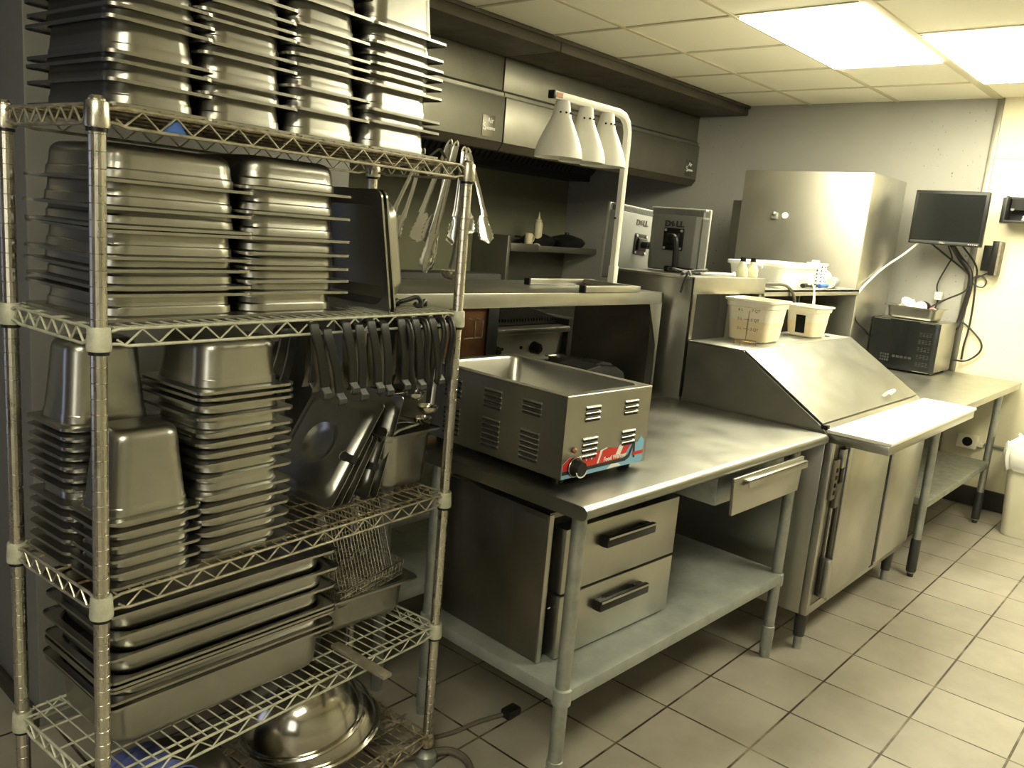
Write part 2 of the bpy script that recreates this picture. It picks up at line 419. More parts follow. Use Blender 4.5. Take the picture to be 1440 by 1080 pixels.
def frypan(x, y, z, r, h, rz, lab, lid):
    t = thing('frying_pan', lab, 'frying pan', (x, y, z), rz, 'black pans on the far shelf')
    MB().lathe([(.001, 0), (r*.78, 0), (r*.92, h*.5), (r, h), (r-.004, h), (r*.9, h*.5), (r*.76, .005), (.001, .005)]).build('pan_bowl', 'pan_iron', t)
    if lid: MB().lathe([(r-.002, h+.001), (r*.8, h+.03), (r*.3, h+.055), (.02, h+.058), (.02, h+.075), (.001, h+.078)]).build('lid', 'pan_iron', t)
    MB().tube([(r-.01, 0, h*.8), (r+.08, 0, h+.01), (r+.2, 0, h+.02)], (.007, .013), smooth=3).build('handle', 'pan_iron', t)
frypan(5.42, 4.56, 1.421, .15, .045, 3.3, 'black covered frying pan beside the squeeze bottle on the far shelf', True)
frypan(5.82, 4.57, 1.421, .17, .05, 3.5, 'larger black pan at the wall end of the far shelf', True)

# ---------------------------------------------------------------- cook line behind the pass
t = thing('equipment_stand', 'low dark steel stand carrying the charbroiler, behind the pass table', 'stand', (3.0, 2.9, 0))
MB().box(1.95, 3.9, 2.44, 3.3, .84, .88, .004).build('stand_top', 'steel', t, world=True)
for x in (2.0, 3.85):
    for y in (2.5, 3.25): MB().cyl((x, y, 0), (x, y, .84), .02).build('leg', 'galvanised', t, world=True)
MB().box(1.97, 3.88, 2.46, 3.28, .3, .33, .004).build('lower_shelf', 'galvanised', t, world=True)
t = thing('charbroiler', 'gas charbroiler with black knobs and sooty grates, seen under the pass shelf', 'grill', (3.0, 2.55, .88))
MB().box(2.66, 3.33, 2.62, 3.25, .90, 1.09, .004).box(3.305, 3.40, 2.53, 3.25, .90, 1.13, .006).box(2.66, 3.40, 3.1, 3.25, 1.09, 1.3, .006).build('body', 'black_matte', t, world=True)
MB().prism([(2.60, .915), (2.565, .93), (2.555, 1.062), (2.60, 1.07), (2.63, 1.0)], 'x', 2.66, 3.30, .003).build('control_panel', 'steel_satin', t, world=True)
MB().box(2.655, 3.305, 2.515, 2.60, 1.068, 1.098, .008).build('front_rail', 'steel', t, world=True)
g = MB()
for k in range(30):
    x = 2.68+k*.021
    g.prism([(2.60, 1.115), (2.60, 1.13), (3.1, 1.20), (3.1, 1.185)], 'x', x, x+.009)
for y in (2.61, 2.85, 3.08): g.box(2.67, 3.30, y, y+.012, 1.10+(y-2.6)*.14, 1.125+(y-2.6)*.14)
g.build('grate', 'pan_iron', t, world=True)
for kx in (2.78, 3.075):
    k = MB().cyl((kx, 2.556, .995), (kx, 2.52, .992), .030, .026, 24).cyl((kx, 2.52, .992), (kx, 2.510, .991), .018, .016).build('knob', 'black_plastic', t, world=True)
for kx in (2.85, 2.985): MB().cyl((kx, 2.562, .998), (kx, 2.554, .997), .008).build('pilot_port', 'dark_gap', t, world=True)
for x in (2.72, 3.3):
    for y in (2.62, 3.2): MB().cyl((x, y, .88), (x, y, .902), .018).build('foot', 'black_matte', t, world=True)
t = thing('griddle', 'dark griddle with a red knob at the right of the charbroiler', 'griddle', (3.62, 2.6, .88))
MB().box(3.42, 3.85, 2.60, 3.2, .881, 1.05, .008).build('body', 'black_matte', t, world=True)
MB().box(3.42, 3.85, 2.57, 3.2, 1.051, 1.07, .003).build('griddle_plate', 'pan_iron', t, world=True)
MB().box(3.44, 3.85, 2.592, 2.60, .93, .95).build('trim_bar', 'steel_dark', t, world=True)
MB().cyl((3.50, 2.60, 1.0), (3.50, 2.565, 1.0), .018, .014).build('knob', 'red_paint', t, world=True)
t = thing('countertop_oven', 'black cased oven with copper brown door and wire handle, left of charbroiler', 'oven', (2.4, 2.4, .88), -.02)
MB().box(2.16, 2.64, 2.40, 2.47, 1.215, 1.235, .003).box(2.16, 2.64, 2.47, 2.95, .985, 1.235, .003).box(2.575, 2.64, 2.40, 2.47, .985, 1.215, .003).box(2.16, 2.2, 2.40, 2.47, .985, 1.215, .003).build('case', 'charcoal', t, world=True)
MB().box(2.202, 2.573, 2.41, 2.425, 1.0, 1.213, .003).build('door', 'copper_brown', t, world=True)
MB().tube([(2.47, 2.411, 1.17), (2.47, 2.375, 1.165), (2.47, 2.375, 1.095), (2.47, 2.411, 1.09)], .003).tube([(2.515, 2.411, 1.17), (2.515, 2.375, 1.165), (2.515, 2.375, 1.095), (2.515, 2.411, 1.09)], .003).tube([(2.41, 2.378, 1.093), (2.515, 2.375, 1.095)], .003).build('wire_handle', 'wire_chrome', t, world=True)
MB().box(2.16, 2.64, 2.385, 2.40, .985, .997, .002).build('front_rail', 'steel', t, world=True)
MB().box(2.17, 2.63, 2.42, 2.93, .881, .985, .006).build('plinth', 'steel_dark', t, world=True)

# pass table behind the work table
t = thing('pass_table', 'steel table behind the work table holding the receipt printer', 'table', (2.3, 2.1, 0))
MB().box(1.60, 3.03, 1.90, 2.37, .858, .898, .005).build('tabletop', 'steel_counter', t, world=True)
for x in (1.68, 2.98):
    for y in (1.95, 2.3): MB().cyl((x, y, 0), (x, y, .858), .02).build('leg', 'galvanised', t, world=True)
MB().box(1.63, 3.0, 1.93, 2.34, .30, .335, .004).build('lower_shelf', 'galvanised_worn', t, world=True)
t = thing('pass_overshelf', 'long stainless shelf above the work table with tapered end bracket', 'shelf', (2.3, 2.0, .9))
MB().box(1.50, 3.035, 1.845, 2.30, 1.335, 1.345, .002).box(1.50, 3.035, 1.84, 1.852, 1.296, 1.345, .003).box(1.50, 3.035, 2.29, 2.302, 1.30, 1.345, .003).box(3.02, 3.035, 1.84, 2.302, 1.30, 1.345, .003).build('shelf_board', 'steel', t, world=True)
MB().prism([(2.94, 1.297), (3.035, 1.297), (3.035, .899), (3.02, .899), (3.018, 1.12)], 'y', 1.842, 1.852, .001).box(3.022, 3.035, 1.852, 1.88, .899, 1.297).build('end_bracket', 'steel', t, world=True)
MB().box(3.024, 3.03, 1.882, 2.29, .899, 1.298).build('end_panel', 'steel_dark', t, world=True)
MB().box(1.505, 1.54, 1.9, 2.28, .899, 1.298, .003).build('left_support', 'steel_dark', t, world=True)
t = thing('receipt_printer', 'dark grey receipt printer on the pass table behind the warmer', 'printer', (2.9, 2.05, .9), -.05)
m = Matrix.Translation((2.855, 2.03, .899)) @ Matrix.Rotation(-.12, 4, 'Z')
MB().prism([(-.13, 0), (.11, 0), (.115, .055), (.10, .095), (.04, .125), (-.02, .120), (-.05, .132), (-.13, .118)], 'y', -.085, .085, .006, mt=m).build('printer_case', 'charcoal', t, world=True)
MB().prism([(-.04, .121), (.0, .128), (.045, .121), (.085, .10), (.09, .104), (.05, .130), (0, .138), (-.045, .130)], 'y', -.05, .05, .003, mt=m).build('paper_cover', 'charcoal', t, world=True)
MB().box(.062, .080, -.0868, -.0845, .045, .058, m=m).build('badge', 'monitor_silver', t, world=True)
# ---------------------------------------------------------------- heat lamps
t = thing('heat_lamp', 'white freestanding heat lamp with three conical shades on the pass shelf', 'heat lamp', (2.75, 1.96, 1.346))
MB().box(2.475, 2.84, 1.83, 1.855, 1.346, 1.371, .003).box(2.475, 2.90, 2.10, 2.125, 1.346, 1.371, .003).box(2.815, 2.84, 1.855, 2.10, 1.346, 1.371, .003).build('base_frame', 'steel_counter', t, world=True)
for (x, y) in ((2.47, 1.8425), (2.47, 2.1125)): MB().box(x-.005, x+.006, y-.0135, y+.0135, 1.345, 1.3725, .002).build('end_cap', 'black_plastic', t, world=True)
MB().box(2.812, 2.842, 1.948, 1.978, 1.371, 1.44, .003).build('post_socket', 'white_paint', t, world=True)
pth = [(2.827, 1.963, 1.44), (2.827, 1.963, 1.92), (2.825, 1.963, 1.965), (2.812, 1.963, 2.0), (2.785, 1.963, 2.022), (2.745, 1.963, 2.03), (2.345, 1.963, 2.03)]
MB().ribbon(pth, .026, .026, (0, 1, 0)).build('post', 'white_paint', t, world=True, ang=50)
MB().box(2.335, 2.347, 1.949, 1.977, 2.016, 2.044, .002).build('end_cap', 'black_plastic', t, world=True)
MB().box(2.35, 2.385, 1.9485, 1.950, 2.022, 2.038).build('rating_label', 'copper_brown', t, world=True)
for x in (2.405, 2.545, 2.68):
    sh = MB().lathe([(.026, -.002), (.031, -.03), (.036, -.055), (.062, -.11), (.079, -.15), (.086, -.175), (.088, -.197), (.085, -.197), (.083, -.175), (.076, -.15), (.058, -.11), (.032, -.055), (.024, -.004)], (x, 1.963, 2.016), 40, cap=False).build('lamp_shade', 'white_paint', t, world=True)
    MB().cyl((x, 1.963, 2.018), (x, 1.963, 1.96), .022).build('lamp_socket', 'white_paint', t, world=True)
    MB().sphere((x, 1.963, 1.90), .035, (1, 1, 1.2)).build('bulb', 'monitor_silver', t, world=True)
    for a in (-2.6, -2.0, -1.4): MB().cyl((x+.033*math.cos(a), 1.963+.033*math.sin(a), 1.975), (x+.0375*math.cos(a), 1.963+.0375*math.sin(a), 1.974), .0035, n=8).build('vent_hole', 'dark_gap', sh, world=True)
MB().cyl((2.81, 1.97, 1.63), (2.813, 1.97, 1.63), .004).build('screw', 'dark_gap', t, world=True)

# ---------------------------------------------------------------- tall pass cabinet right of the work table
t = thing('pass_cabinet', 'tall stainless open cabinet between work table and sandwich prep table', 'cabinet', (3.42, 1.95, 0))
MB().box(3.09, 3.10, 1.735, 2.15, 0, 1.41, .001).box(3.09, 3.125, 1.735, 1.742, .91, 1.35).build('side_panel', 'steel', t, world=True)
MB().box(3.09, 3.765, 1.735, 2.15, 1.405, 1.42, .002).box(3.09, 3.765, 1.733, 1.745, 1.348, 1.42, .002).build('top', 'steel_counter', t, world=True)
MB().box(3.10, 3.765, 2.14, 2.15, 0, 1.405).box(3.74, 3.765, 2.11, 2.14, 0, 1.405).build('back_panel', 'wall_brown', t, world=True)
MB().box(3.735, 3.765, 1.745, 1.775, 0, 1.40, .002).build('corner_post', 'steel', t, world=True)
t = thing('side_shelf', 'lower steel shelf unit beside the upright refrigerator holding a white tote', 'shelf', (4.4, 1.95, 0))
MB().box(3.77, 5.04, 1.735, 2.15, 1.353, 1.368, .003).box(3.77, 5.04, 1.735, 1.745, 1.335, 1.368, .002).build('shelf_board', 'steel_counter', t, world=True)
MB().box(5.01, 5.04, 1.737, 2.15, 0, 1.353, .002).build('side_panel', 'steel', t, world=True)
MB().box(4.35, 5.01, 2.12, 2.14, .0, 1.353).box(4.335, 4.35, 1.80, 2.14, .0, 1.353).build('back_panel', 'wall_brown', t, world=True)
MB().box(3.775, 3.84, 1.76, 1.80, 0, 1.353, .003).build('corner_post', 'steel', t, world=True)

# monitors
def lcd(name_mat, hw, hh, lab, loc, rz, tilt, arm):
    t = thing('computer_monitor', lab, 'monitor', loc, rz)
    t.rotation_euler = (tilt, 0, rz)
    # local: back faces -y, x to the right seen from the back, origin bottom centre
    MB().box(-hw, hw, .018, .035, 0, 2*hh, .006).build('screen_bezel', 'monitor_silver', t)
    MB().box(-hw+.02, hw-.02, .034, .037, .02, 2*hh-.02).build('screen', 'screen_black', t)
    MB().prism([(-hw+.002, .018), (hw-.002, .018), (hw-.02, -.012), (hw-.045, -.03), (-hw+.045, -.03), (-hw+.02, -.012)], 'z', .006, 2*hh-.035, .004).build('back_shell', 'monitor_grey', t)
    v = MB()
    for k in range(46):
        x = -hw+.02+k*(2*hw-.04)/45
        v.box(x-.0022, x+.0022, -.016, .018, 2*hh-.036, 2*hh-.006, .001, 1)
    for k in range(34):
        z = .02+k*(2*hh-.07)/33
        for s in (-1, 1): v.prism([(s*(hw-.001), .016), (s*(hw-.018), -.016), (s*(hw-.024), -.016), (s*(hw-.007), .016)], 'z', z, z+.0045)
    v.build('vent_ribs', 'monitor_grey', t)
    MB().box(-hw+.01, hw-.01, -.014, .018, 2*hh-.012, 2*hh-.002, .002).build('top_rail', 'monitor_silver', t)
    text('D', .036, 'charcoal', t, frame((-.036, -.0312, 2*hh-.075), (1, 0, 0), (0, -1, 0)), 'logo', .0012, False, .0012, 1.15)
    text('E', .028, 'charcoal', t, frame((-.010, -.0312, 2*hh-.075), (.9, 0, .45), (0, -1, 0)), 'logo', .0012, False, .0012, 1.1)
    text('LL', .036, 'charcoal', t, frame((.025, -.0312, 2*hh-.075), (1, 0, 0), (0, -1, 0)), 'logo', .0012, False, .0012, 1.15)
    p = MB().box(-.05, .05, -.036, -.03, hh-.05, hh+.05, .004).box(-.035, .035, -.05, -.036, hh-.03, hh+.03, .006).build('mount_plate', 'black_plastic', t)
    for sx in (-.04, .04):
        for sz in (-.04, .04): MB().cyl((sx, -.036, hh+sz), (sx, -.040, hh+sz), .006).build('screw', 'monitor_silver', p)
    a = MB()
    a.cyl((0, -.045, hh), (0, -.085, hh), .018)
    if arm: a.tube([(0, -.085, hh+.01), (.03, -.09, hh+.012), (.045, -.09, hh-.02), (.05, -.085, .01)], .013, smooth=4).cyl((.0, -.08, .012), (.14, -.08, .012), .012)
    else: a.tube([(0, -.085, hh), (.05, -.10, hh-.01), (.085, -.11, hh+.0)], .014, smooth=4).tube([(.085, -.11, hh), (.02, -.13, .04), (-.03, -.13, .0)], .012, smooth=4)
    a.build('mount_arm', 'black_plastic', t)
    return t
o = lcd('', .210, .176, 'grey computer monitor seen from behind, directly right of the heat lamp post', (3.438, 2.285, 1.352), -.03, 0, False)
o.rotation_euler = (0, .05, -.03)
lcd('', .145, .143, 'grey computer monitor seen from behind, rightmost, next to the grey end wall', (3.370, 2.010, 1.423), -1.50, 0, True)

# ---------------------------------------------------------------- food pans
def pan_mesh(hx, hy, h, rc=.045, fl=.02, draft=.03, step=True, rb=.024):
    """inverted food pan: rolled flange at z=0, closed bottom at z=h"""
    bx, by = hx-fl, hy-fl; r0 = rc
    out = [rr(hx, hy, .02, -.0045), rr(hx, hy, .02, .0012), rr(bx+.004, by+.004, r0+.004, .0012), rr(bx, by, r0, .004)]
    if step:
        out += [rr(bx-.0005, by-.0005, r0, .017), rr(bx-.003, by-.003, r0, .021)]
    d = draft*h; e = .003 if step else 0
    zz = h-rb
    out += [rr(bx-e-d*.5, by-e-d*.5, r0, zz*.55), rr(bx-e-d, by-e-d, r0, zz)]
    for k in range(1, 5):
        a = k/4*PI/2
        out.append(rr(bx-e-d-rb*(1-math.cos(a)), by-e-d-rb*(1-math.cos(a)), max(r0-rb*(1-math.cos(a))*.8, .01), zz+rb*math.sin(a)))
    t = .0009
    inn = []
    for ring, zo in ((out[-1], -t),): pass
    inn.append(rr(bx-e-d-rb, by-e-d-rb, max(r0-rb*.8, .01), h-t))
    inn.append(rr(bx-e-d-t, by-e-d-t, r0-t, zz-t))
    inn.append(rr(bx-t, by-t, r0-t, .004))
    inn.append(rr(bx+.003, by+.003, r0+.003, -.0002)); inn.append(rr(hx-t, hy-t, .019, -.0002)); inn.append(rr(hx-t, hy-t, .019, -.0045))
    rings = out+inn
    m = MB(); R = [[m.bm.verts.new(p) for p in ring] for ring in rings]; n = len(R[0])
    k = len(out)
    for i in range(len(R)):
        if i == k-1: continue
        A, B = R[i], R[(i+1) % len(R)]
        for a in range(n): m.bm.faces.new((A[a], A[(a+1) % n], B[(a+1) % n], B[a]))
    m.bm.faces.new(R[k-1]); m.bm.faces.new(R[k])
    return m
PM = {}
def pan(kind, loc, rz=0, flip=False, tilt=(0, 0), label='', group=None, mat='pan_steel'):
    if kind not in PM:
        hx, hy, h, kw = KINDS[kind]
        o = pan_mesh(hx, hy, h, **kw).build('food_pan', mat); PM[kind] = o.data; bpy.data.objects.remove(o)
    o = bpy.data.objects.new('food_pan', PM[kind]); C.objects.link(o)
    o.modifiers.new('normals', 'WEIGHTED_NORMAL').keep_sharp = True
    o.location = loc
    o.rotation_euler = (tilt[0]+(PI if flip else 0), tilt[1], rz)
    return tag(o, label, 'food pan', group)
KINDS = {
 'half_deep': (.163, .150, .10, dict(rc=.05)), 'half': (.163, .150, .065, dict(rc=.05)),
 'wideC': (.104, .158, .10, dict(rc=.045)), 'halfB_s': (.145, .150, .065, dict(rc=.05)),
 'third': (.128, .150, .15, dict(rc=.045)), 'third_s': (.113, .150, .10, dict(rc=.045)), 'third_w': (.126, .150, .10, dict(rc=.045)),
 'quart': (.117, .117, .15, dict(rc=.045, fl=.018, draft=.05)), 'quart_s': (.117, .117, .10, dict(rc=.045, fl=.018)),
 'sixth': (.098, .083, .165, dict(rc=.036, fl=.015, draft=.055)), 'sixth_b': (.102, .085, .165, dict(rc=.036, fl=.016, draft=.055)),
 'small': (.055, .055, .13, dict(rc=.03, fl=.014)),
 'full': (.282, .156, .105, dict(rc=.05, step=False)), 'full_s': (.282, .156, .055, dict(rc=.05, step=False)), 'sheet': (.282, .156, .02, dict(rc=.05, step=False, rb=.008)),
 'full_d': (.262, .163, .125, dict(rc=.05, step=False)),
 'ninth': (.053, .088, .10, dict(rc=.025, fl=.012)), 'K': (.105, .10, .155, dict(rc=.04, fl=.013)), 'tray': (.165, .105, .078, dict(rc=.04, fl=.014)),
}
RX, RY, RYAW = .5951, 1.4705, .0821
RM = Matrix.Translation((RX, RY, 0)) @ Matrix.Rotation(RYAW, 4, 'Z')
def RW(l, w_, z): return RM @ Vector((l, w_, z))
ORD = ['topmost', 'second', 'third', 'fourth', 'fifth', 'sixth', 'seventh', 'eighth', 'ninth', 'tenth', 'eleventh', 'twelfth', 'thirteenth', 'fourteenth', 'fifteenth']
def stack(l, w_, zs, top, kinds, desc, group, rz=0, jit=.002, drift=(0, 0)):
    """zs: flange heights from the top pan down"""
    n = len(zs)
    for i, z in enumerate(zs):
        k = kinds[i] if isinstance(kinds, (list, tuple)) else kinds
        p = RW(l+random.uniform(-jit, jit)+drift[0]*i, w_+random.uniform(-jit, jit)+drift[1]*i, z)
        lab = ('topmost pan' if i == 0 else ORD[i]+' pan down' if i < n-1 else 'lowest pan')+', '+desc
        pan(k, p, RYAW+rz+random.uniform(-.006, .006), False, (random.uniform(-.006, .006), random.uniform(-.004, .004)), lab, group)

# ---------------------------------------------------------------- wire shelving rack
RL, RWD = .9475, .346
SH = [1.6999, 1.3257, .8259, .4366, .0951]
rack = thing('wire_shelving_unit', 'tall chrome wire shelving unit at left loaded with steel food pans', 'shelving', (RX, RY, 0), RYAW)
pr = [(.014, .045)]
z = .06
while z < 1.70:
    pr += [(.014, z-.0009), (.0131, z), (.014, z+.0009)]; z += .028
pr += [(.014, 1.712), (.010, 1.718)]
pm = MB().lathe(pr, n=16).build('post', 'chrome_post', None, ang=18); pmesh = pm.data; bpy.data.objects.remove(pm)
for (l, w_) in ((0, 0), (RL, 0), (RL, RWD), (0, RWD)):
    o = bpy.data.objects.new('post', pmesh); C.objects.link(o); o.parent = rack; o.location = (l, w_, 0)
    f = MB().lathe([(.001, 0), (.026, 0), (.032, .012), (.032, .035), (.024, .045), (.014, .05), (.001, .05)]).build('foot', 'galvanised', o)
def wire_shelf(z, mat, mat2, collar, mats='full'):
    sh = bpy.data.objects.new('wire_shelf', None)
    m = MB(); H = .030; r = .0031
    zt, zb = z+.004, z-.027
    e = .014
    def truss(p0, p1, wy, nz):
        p0, p1 = Vector(p0), Vector(p1); d = (p1-p0); L = d.length; u = d/L
        T = lambda s, zz: (p0.x+u.x*s, p0.y+u.y*s, zz)
        m.tube([T(.012, zt-.006), T(.035, zt), T(L-.035, zt), T(L-.012, zt-.006)], r, 8, smooth=0)
        m.tube([T(.012, zb+.005), T(.035, zb+.004), T(.05, zb), T(L-.05, zb), T(L-.035, zb+.004), T(L-.012, zb+.005)], r, 8)
        pts = [T(.03, zb+.012)]
        for k in range(nz+1):
            s = .045+(L-.09)*k/nz
            pts.append(T(s, (zt-.002) if k % 2 else (zb+.002)))
        pts.append(T(L-.03, zb+.012))
        m.tube(pts, .0024, 6)
    truss((0, -.004, 0), (RL, -.004, 0), 0, 27)
    truss((0, RWD+.004, 0), (RL, RWD+.004, 0), 0, 27)
    truss((-.004, 0, 0), (-.004, RWD, 0), 0, 11)
    truss((RL+.004, 0, 0), (RL+.004, RWD, 0), 0, 11)
    o1 = m.build('shelf_rim', mat, rack)
    m = MB()
    k = int((RL-.05)/.0275)
    for i in range(k+1):
        l = .025+i*(RL-.05)/k
        m.tube([(l, -.006, zt+.003), (l, RWD+.006, zt+.003)], .0019, 5)
    for w_ in (.022, .09, .173, .256, .324): m.tube([(-.004, w_, zt-.001), (RL+.004, w_, zt-.001)], .0026, 6)
    for i in range(40):
        l = .03+i*(RL-.06)/39
    o2 = m.build('shelf_mat', mat2, rack)
    for (l, w_) in ((0, 0), (RL, 0), (RL, RWD), (0, RWD)):
        MB().lathe([(.014, -.033), (.020, -.033), (.021, -.028), (.019, .006), (.018, .009), (.014, .009)], (l, w_, z)).build('corner_collar', collar, o1)
    for (l, w_) in ((0, 0), (RL, 0), (RL, RWD), (0, RWD)):
        MB().lathe([(.014, -.040), (.0170, -.040), (.0170, -.034), (.014, -.034)], (l, w_, z)).build('sleeve', 'black_plastic', o1)
    bpy.data.objects.remove(sh)
    return o1
wire_shelf(SH[0], 'wire_chrome', 'wire_rusty', 'chrome_post')
wire_shelf(SH[1], 'wire_grey', 'wire_grey', 'wire_grey')
wire_shelf(SH[2], 'wire_chrome', 'wire_rusty', 'wire_grey')
wire_shelf(SH[3], 'wire_grey', 'wire_grey', 'wire_grey')
wire_shelf(SH[4], 'wire_rusty', 'wire_rusty', 'wire_rusty')
b = MB().prism([(.115, SH[0]-.024), (.165, SH[0]-.028), (.148, SH[0]-.004), (.13, SH[0]-.004)], 'y', -.001, .0005).build('shelf_tag', 'blue_tag', rack); b['label'] = 'small blue tag'

G1 = 'inverted pans on the top shelf'
zt = SH[0]+.012
def rims(zs): return zs
def fill(top, z0, n):
    return [top-(top-z0)*i/(n-1) for i in range(n)]
stack(.137, .185, [1.98, 1.955, 1.93, 1.90, 1.875, 1.855, 1.80, 1.785, 1.755, 1.715], 0, ['wideC']*10, 'widest inverted stack at left end of top shelf', G1)
stack(.322, .185, [2.01, 1.985, 1.955, 1.93, 1.912, 1.895, 1.855, 1.835, 1.79, 1.765, 1.715], 0, 'third_s', 'second inverted stack from left on top shelf', G1, drift=(.0012, 0))
stack(.527, .185, [2.03, 1.985, 1.935, 1.895, 1.875, 1.855, 1.812, 1.77, 1.715], 0, 'third_s', 'third inverted stack from left on top shelf', G1, drift=(.001, 0))
stack(.757, .185, [1.985, 1.945, 1.92, 1.90, 1.88, 1.855, 1.80, 1.775, 1.715], 0, ['third']+['third_w']*8, 'rightmost inverted stack on top shelf', G1)
G2 = 'inverted pans on the second shelf'
stack(.183, .190, [1.587, 1.539, 1.506, 1.499, 1.452, 1.429, 1.398, 1.384, 1.338], 0, ['half', 'half', 'half', 'half_deep', 'half', 'half', 'half', 'half', 'half'], 'wide inverted stack at left of second shelf', G2)
stack(.470, .195, [1.600, 1.549, 1.497, 1.466, 1.436, 1.408, 1.384, 1.338], 0, ['halfB_s']*8, 'inverted stack in middle of second shelf', G2)
G3 = 'inverted pans on the third shelf'
stack(.115, .245, [1.112, 1.094, 1.075, 1.055, 1.035, 1.012, .99, .958, .935, .91, .888, .862, .838], 0, 'sixth_b', 'tall rear stack at left end of third shelf', G3)
stack(.115, .085, [.965, .945, .920, .893, .866, .838], 0, 'sixth', 'short front stack at left end of third shelf', G3)
stack(.325, .130, [1.190, 1.176, 1.161, 1.136, 1.103, 1.083, 1.061, 1.040, 1.009, .972, .948, .922, .895, .868, .838], 0, 'quart_s', 'tall inverted stack in middle of third shelf', G3)
stack(.485, .265, [1.11, 1.12, 1.095, 1.07, 1.05, 1.025, 1.0, .975, .95, .925, .90, .87, .84], 0, 'small', 'narrow stack behind middle stack of third shelf', G3)
pan('sixth', RW(.235, .27, .838), RYAW, False, (0, 0), 'lone dark inverted pan between the two tall stacks on the third shelf')
pan('sixth', RW(.235, .27, .90), RYAW, False, (0, 0), 'upper of the two dark inverted pans half hidden between tall stacks, third shelf')

pan('ninth', (2.955, 2.265, 1.0), 0, True, (0, 0), 'small upright food pan on the pass table left of the receipt printer')
# two half pans standing on edge on the second shelf
def edge_pan(kind, l, w_, z, tiltdeg, rz, lab, mat='pan_steel'):
    hx, hy, h, kw = KINDS[kind]
    o = pan(kind, (0, 0, 0), 0, False, (0, 0), lab, 'pans standing on edge')
    # bottom (z=h) towards +l ; flange plane nearly vertical
    m = RM @ Matrix.Translation((l, w_, z)) @ Matrix.Rotation(rz, 4, 'Z') @ Matrix.Rotation(math.radians(tiltdeg), 4, 'Y') @ Matrix.Translation((0, 0, 0)) @ Matrix.Rotation(PI/2, 4, 'Z')
    o.matrix_world = m
    return o
edge_pan('half', .700, .185, 1.475, 80, 0, 'food pan standing on edge, the left one with its dark inside showing')
edge_pan('half', .716, .185, 1.475, 80, 0, 'food pan standing on edge nested behind another, its rounded back toward the tongs')

# ---------------------------------------------------------------- lids leaning on the third shelf
def lid(L, W, l, w_, z, tilt, yaw, lab, notch=True, dish=True, mat='pan_steel'):
    """local: plate in x (0..W, across) and z (0..L up), normal -y ; origin bottom centre"""
    hx, hz = W/2, L/2
    m = MB()
    def ring(ox, oz, r, y):
        return [(x, y, zz+hz) for x, zz, _ in rr(ox, oz, r, 0, 0, 0, 6)]
    R = [ring(hx, hz, .012, .002), ring(hx, hz, .012, 0), ring(hx-.014, hz-.014, .035, 0), ring(hx-.018, hz-.018, .035, -.003), ring(hx-.032, hz-.032, .035, -.015), ring(hx-.040, hz-.040, .035, -.016)]
    if dish:
        q = min(W, L)*.20
        for f, y in ((1.16, -.0155), (1.06, -.0175), (.98, -.0155), (.85, -.010), (.5, -.007), (.2, -.006)):
            R.append([(q*f*math.cos(an), y, hz+q*f*math.sin(an)) for an in [(k*90+45+(i-3)*12.857)*PI/180 for k in range(4) for i in range(7)]])
    m.loft(R, True, True)
    o = m.build('lid_plate', mat)
    t = thing('pan_lid', lab, 'lid', (0, 0, 0), 0, 'lids leaning on the third shelf')
    o.parent = t
    if notch:
        q = MB().cyl((hx-.030, -.0175, hz*.9), (hx-.030, .0035, hz*.9), .012).box(hx-.030, hx+.001, -.0165, .0035, hz*.9-.009, hz*.9+.009)
        q.build('spoon_notch', 'dark_gap', t)
        MB().tube([(hx-.030+.0145*math.cos(a/10*PI+PI/2), -.0175, hz*.9+.0145*math.sin(a/10*PI+PI/2)) for a in range(11)], .0022, 6).build('notch_edge', mat, t)
    t.matrix_world = RM @ Matrix.Translation((l, w_, z)) @ Matrix.Rotation(yaw, 4, 'Z') @ Matrix.Rotation(tilt, 4, 'X')
    return t
lid(.30, .27, .612, .215, .838, -.60, -PI/2, 'large dark lid with round recess leaning foremost against the other lids', True, True)
lid(.20, .24, .640, .20, .838, -.56, -PI/2, 'plain lid leaning directly behind the large recessed lid, bright thin edge', False, False)
lid(.19, .22, .668, .19, .838, -.53, -PI/2, 'narrow lid leaning third in the row of lids, bright thin edge', False, False)
lid(.19, .24, .735, .20, .838, -.33, -PI/2, 'dark notched lid leaning behind the bright thin edges', True, False)
lid(.275, .26, .762, .205, .838, -.30, -PI/2, 'tall lid leaning last in the row against the utensil pan', False, False)

# utensil pan at the right of the third shelf
pan('K', RW(.873, .150, 1.000), RYAW, True, (0, 0), 'deep upright food pan full of ladles, right end of the third shelf')
def ladle(pts, bowl, rb, lab, mt=None, black=.6, grp='ladles hanging on the rack', r=.0035, hook=True):
    """pts along the handle, from the hook end to the bowl"""
    p0 = Vector(pts[0])
    t = thing('ladle', lab, 'ladle', p0, 0, grp)
    n = len(pts)
    MB().tube(pts, (r, r*1.9), 8, smooth=4).build('shaft', 'pan_steel', t, world=True)
    if black:
        k = max(2, int(n*black))
        MB().tube(pts[:k], (.006, .011), 8, smooth=4).build('grip', 'black_plastic', t, world=True)
    c = Vector(bowl)
    m = MB(); pr = [(rb*math.sin(a/8*PI/2), -rb*.75*math.cos(a/8*PI/2)) for a in range(9)]; pr[0] = (.0008, -rb*.75)
    pr += [(rb+.001, .002), (rb-.001, .002)]+[(max((rb-.0014)*math.sin(a/8*PI/2), .0008), -(rb-.0014)*.75*math.cos(a/8*PI/2)) for a in range(8, -1, -1)]
    m.lathe(pr, c, 24, cap=True); m.build('bowl', 'bowl_steel', t, world=True)
    return t
W_ = lambda l, w_, z: tuple(RW(l, w_, z))
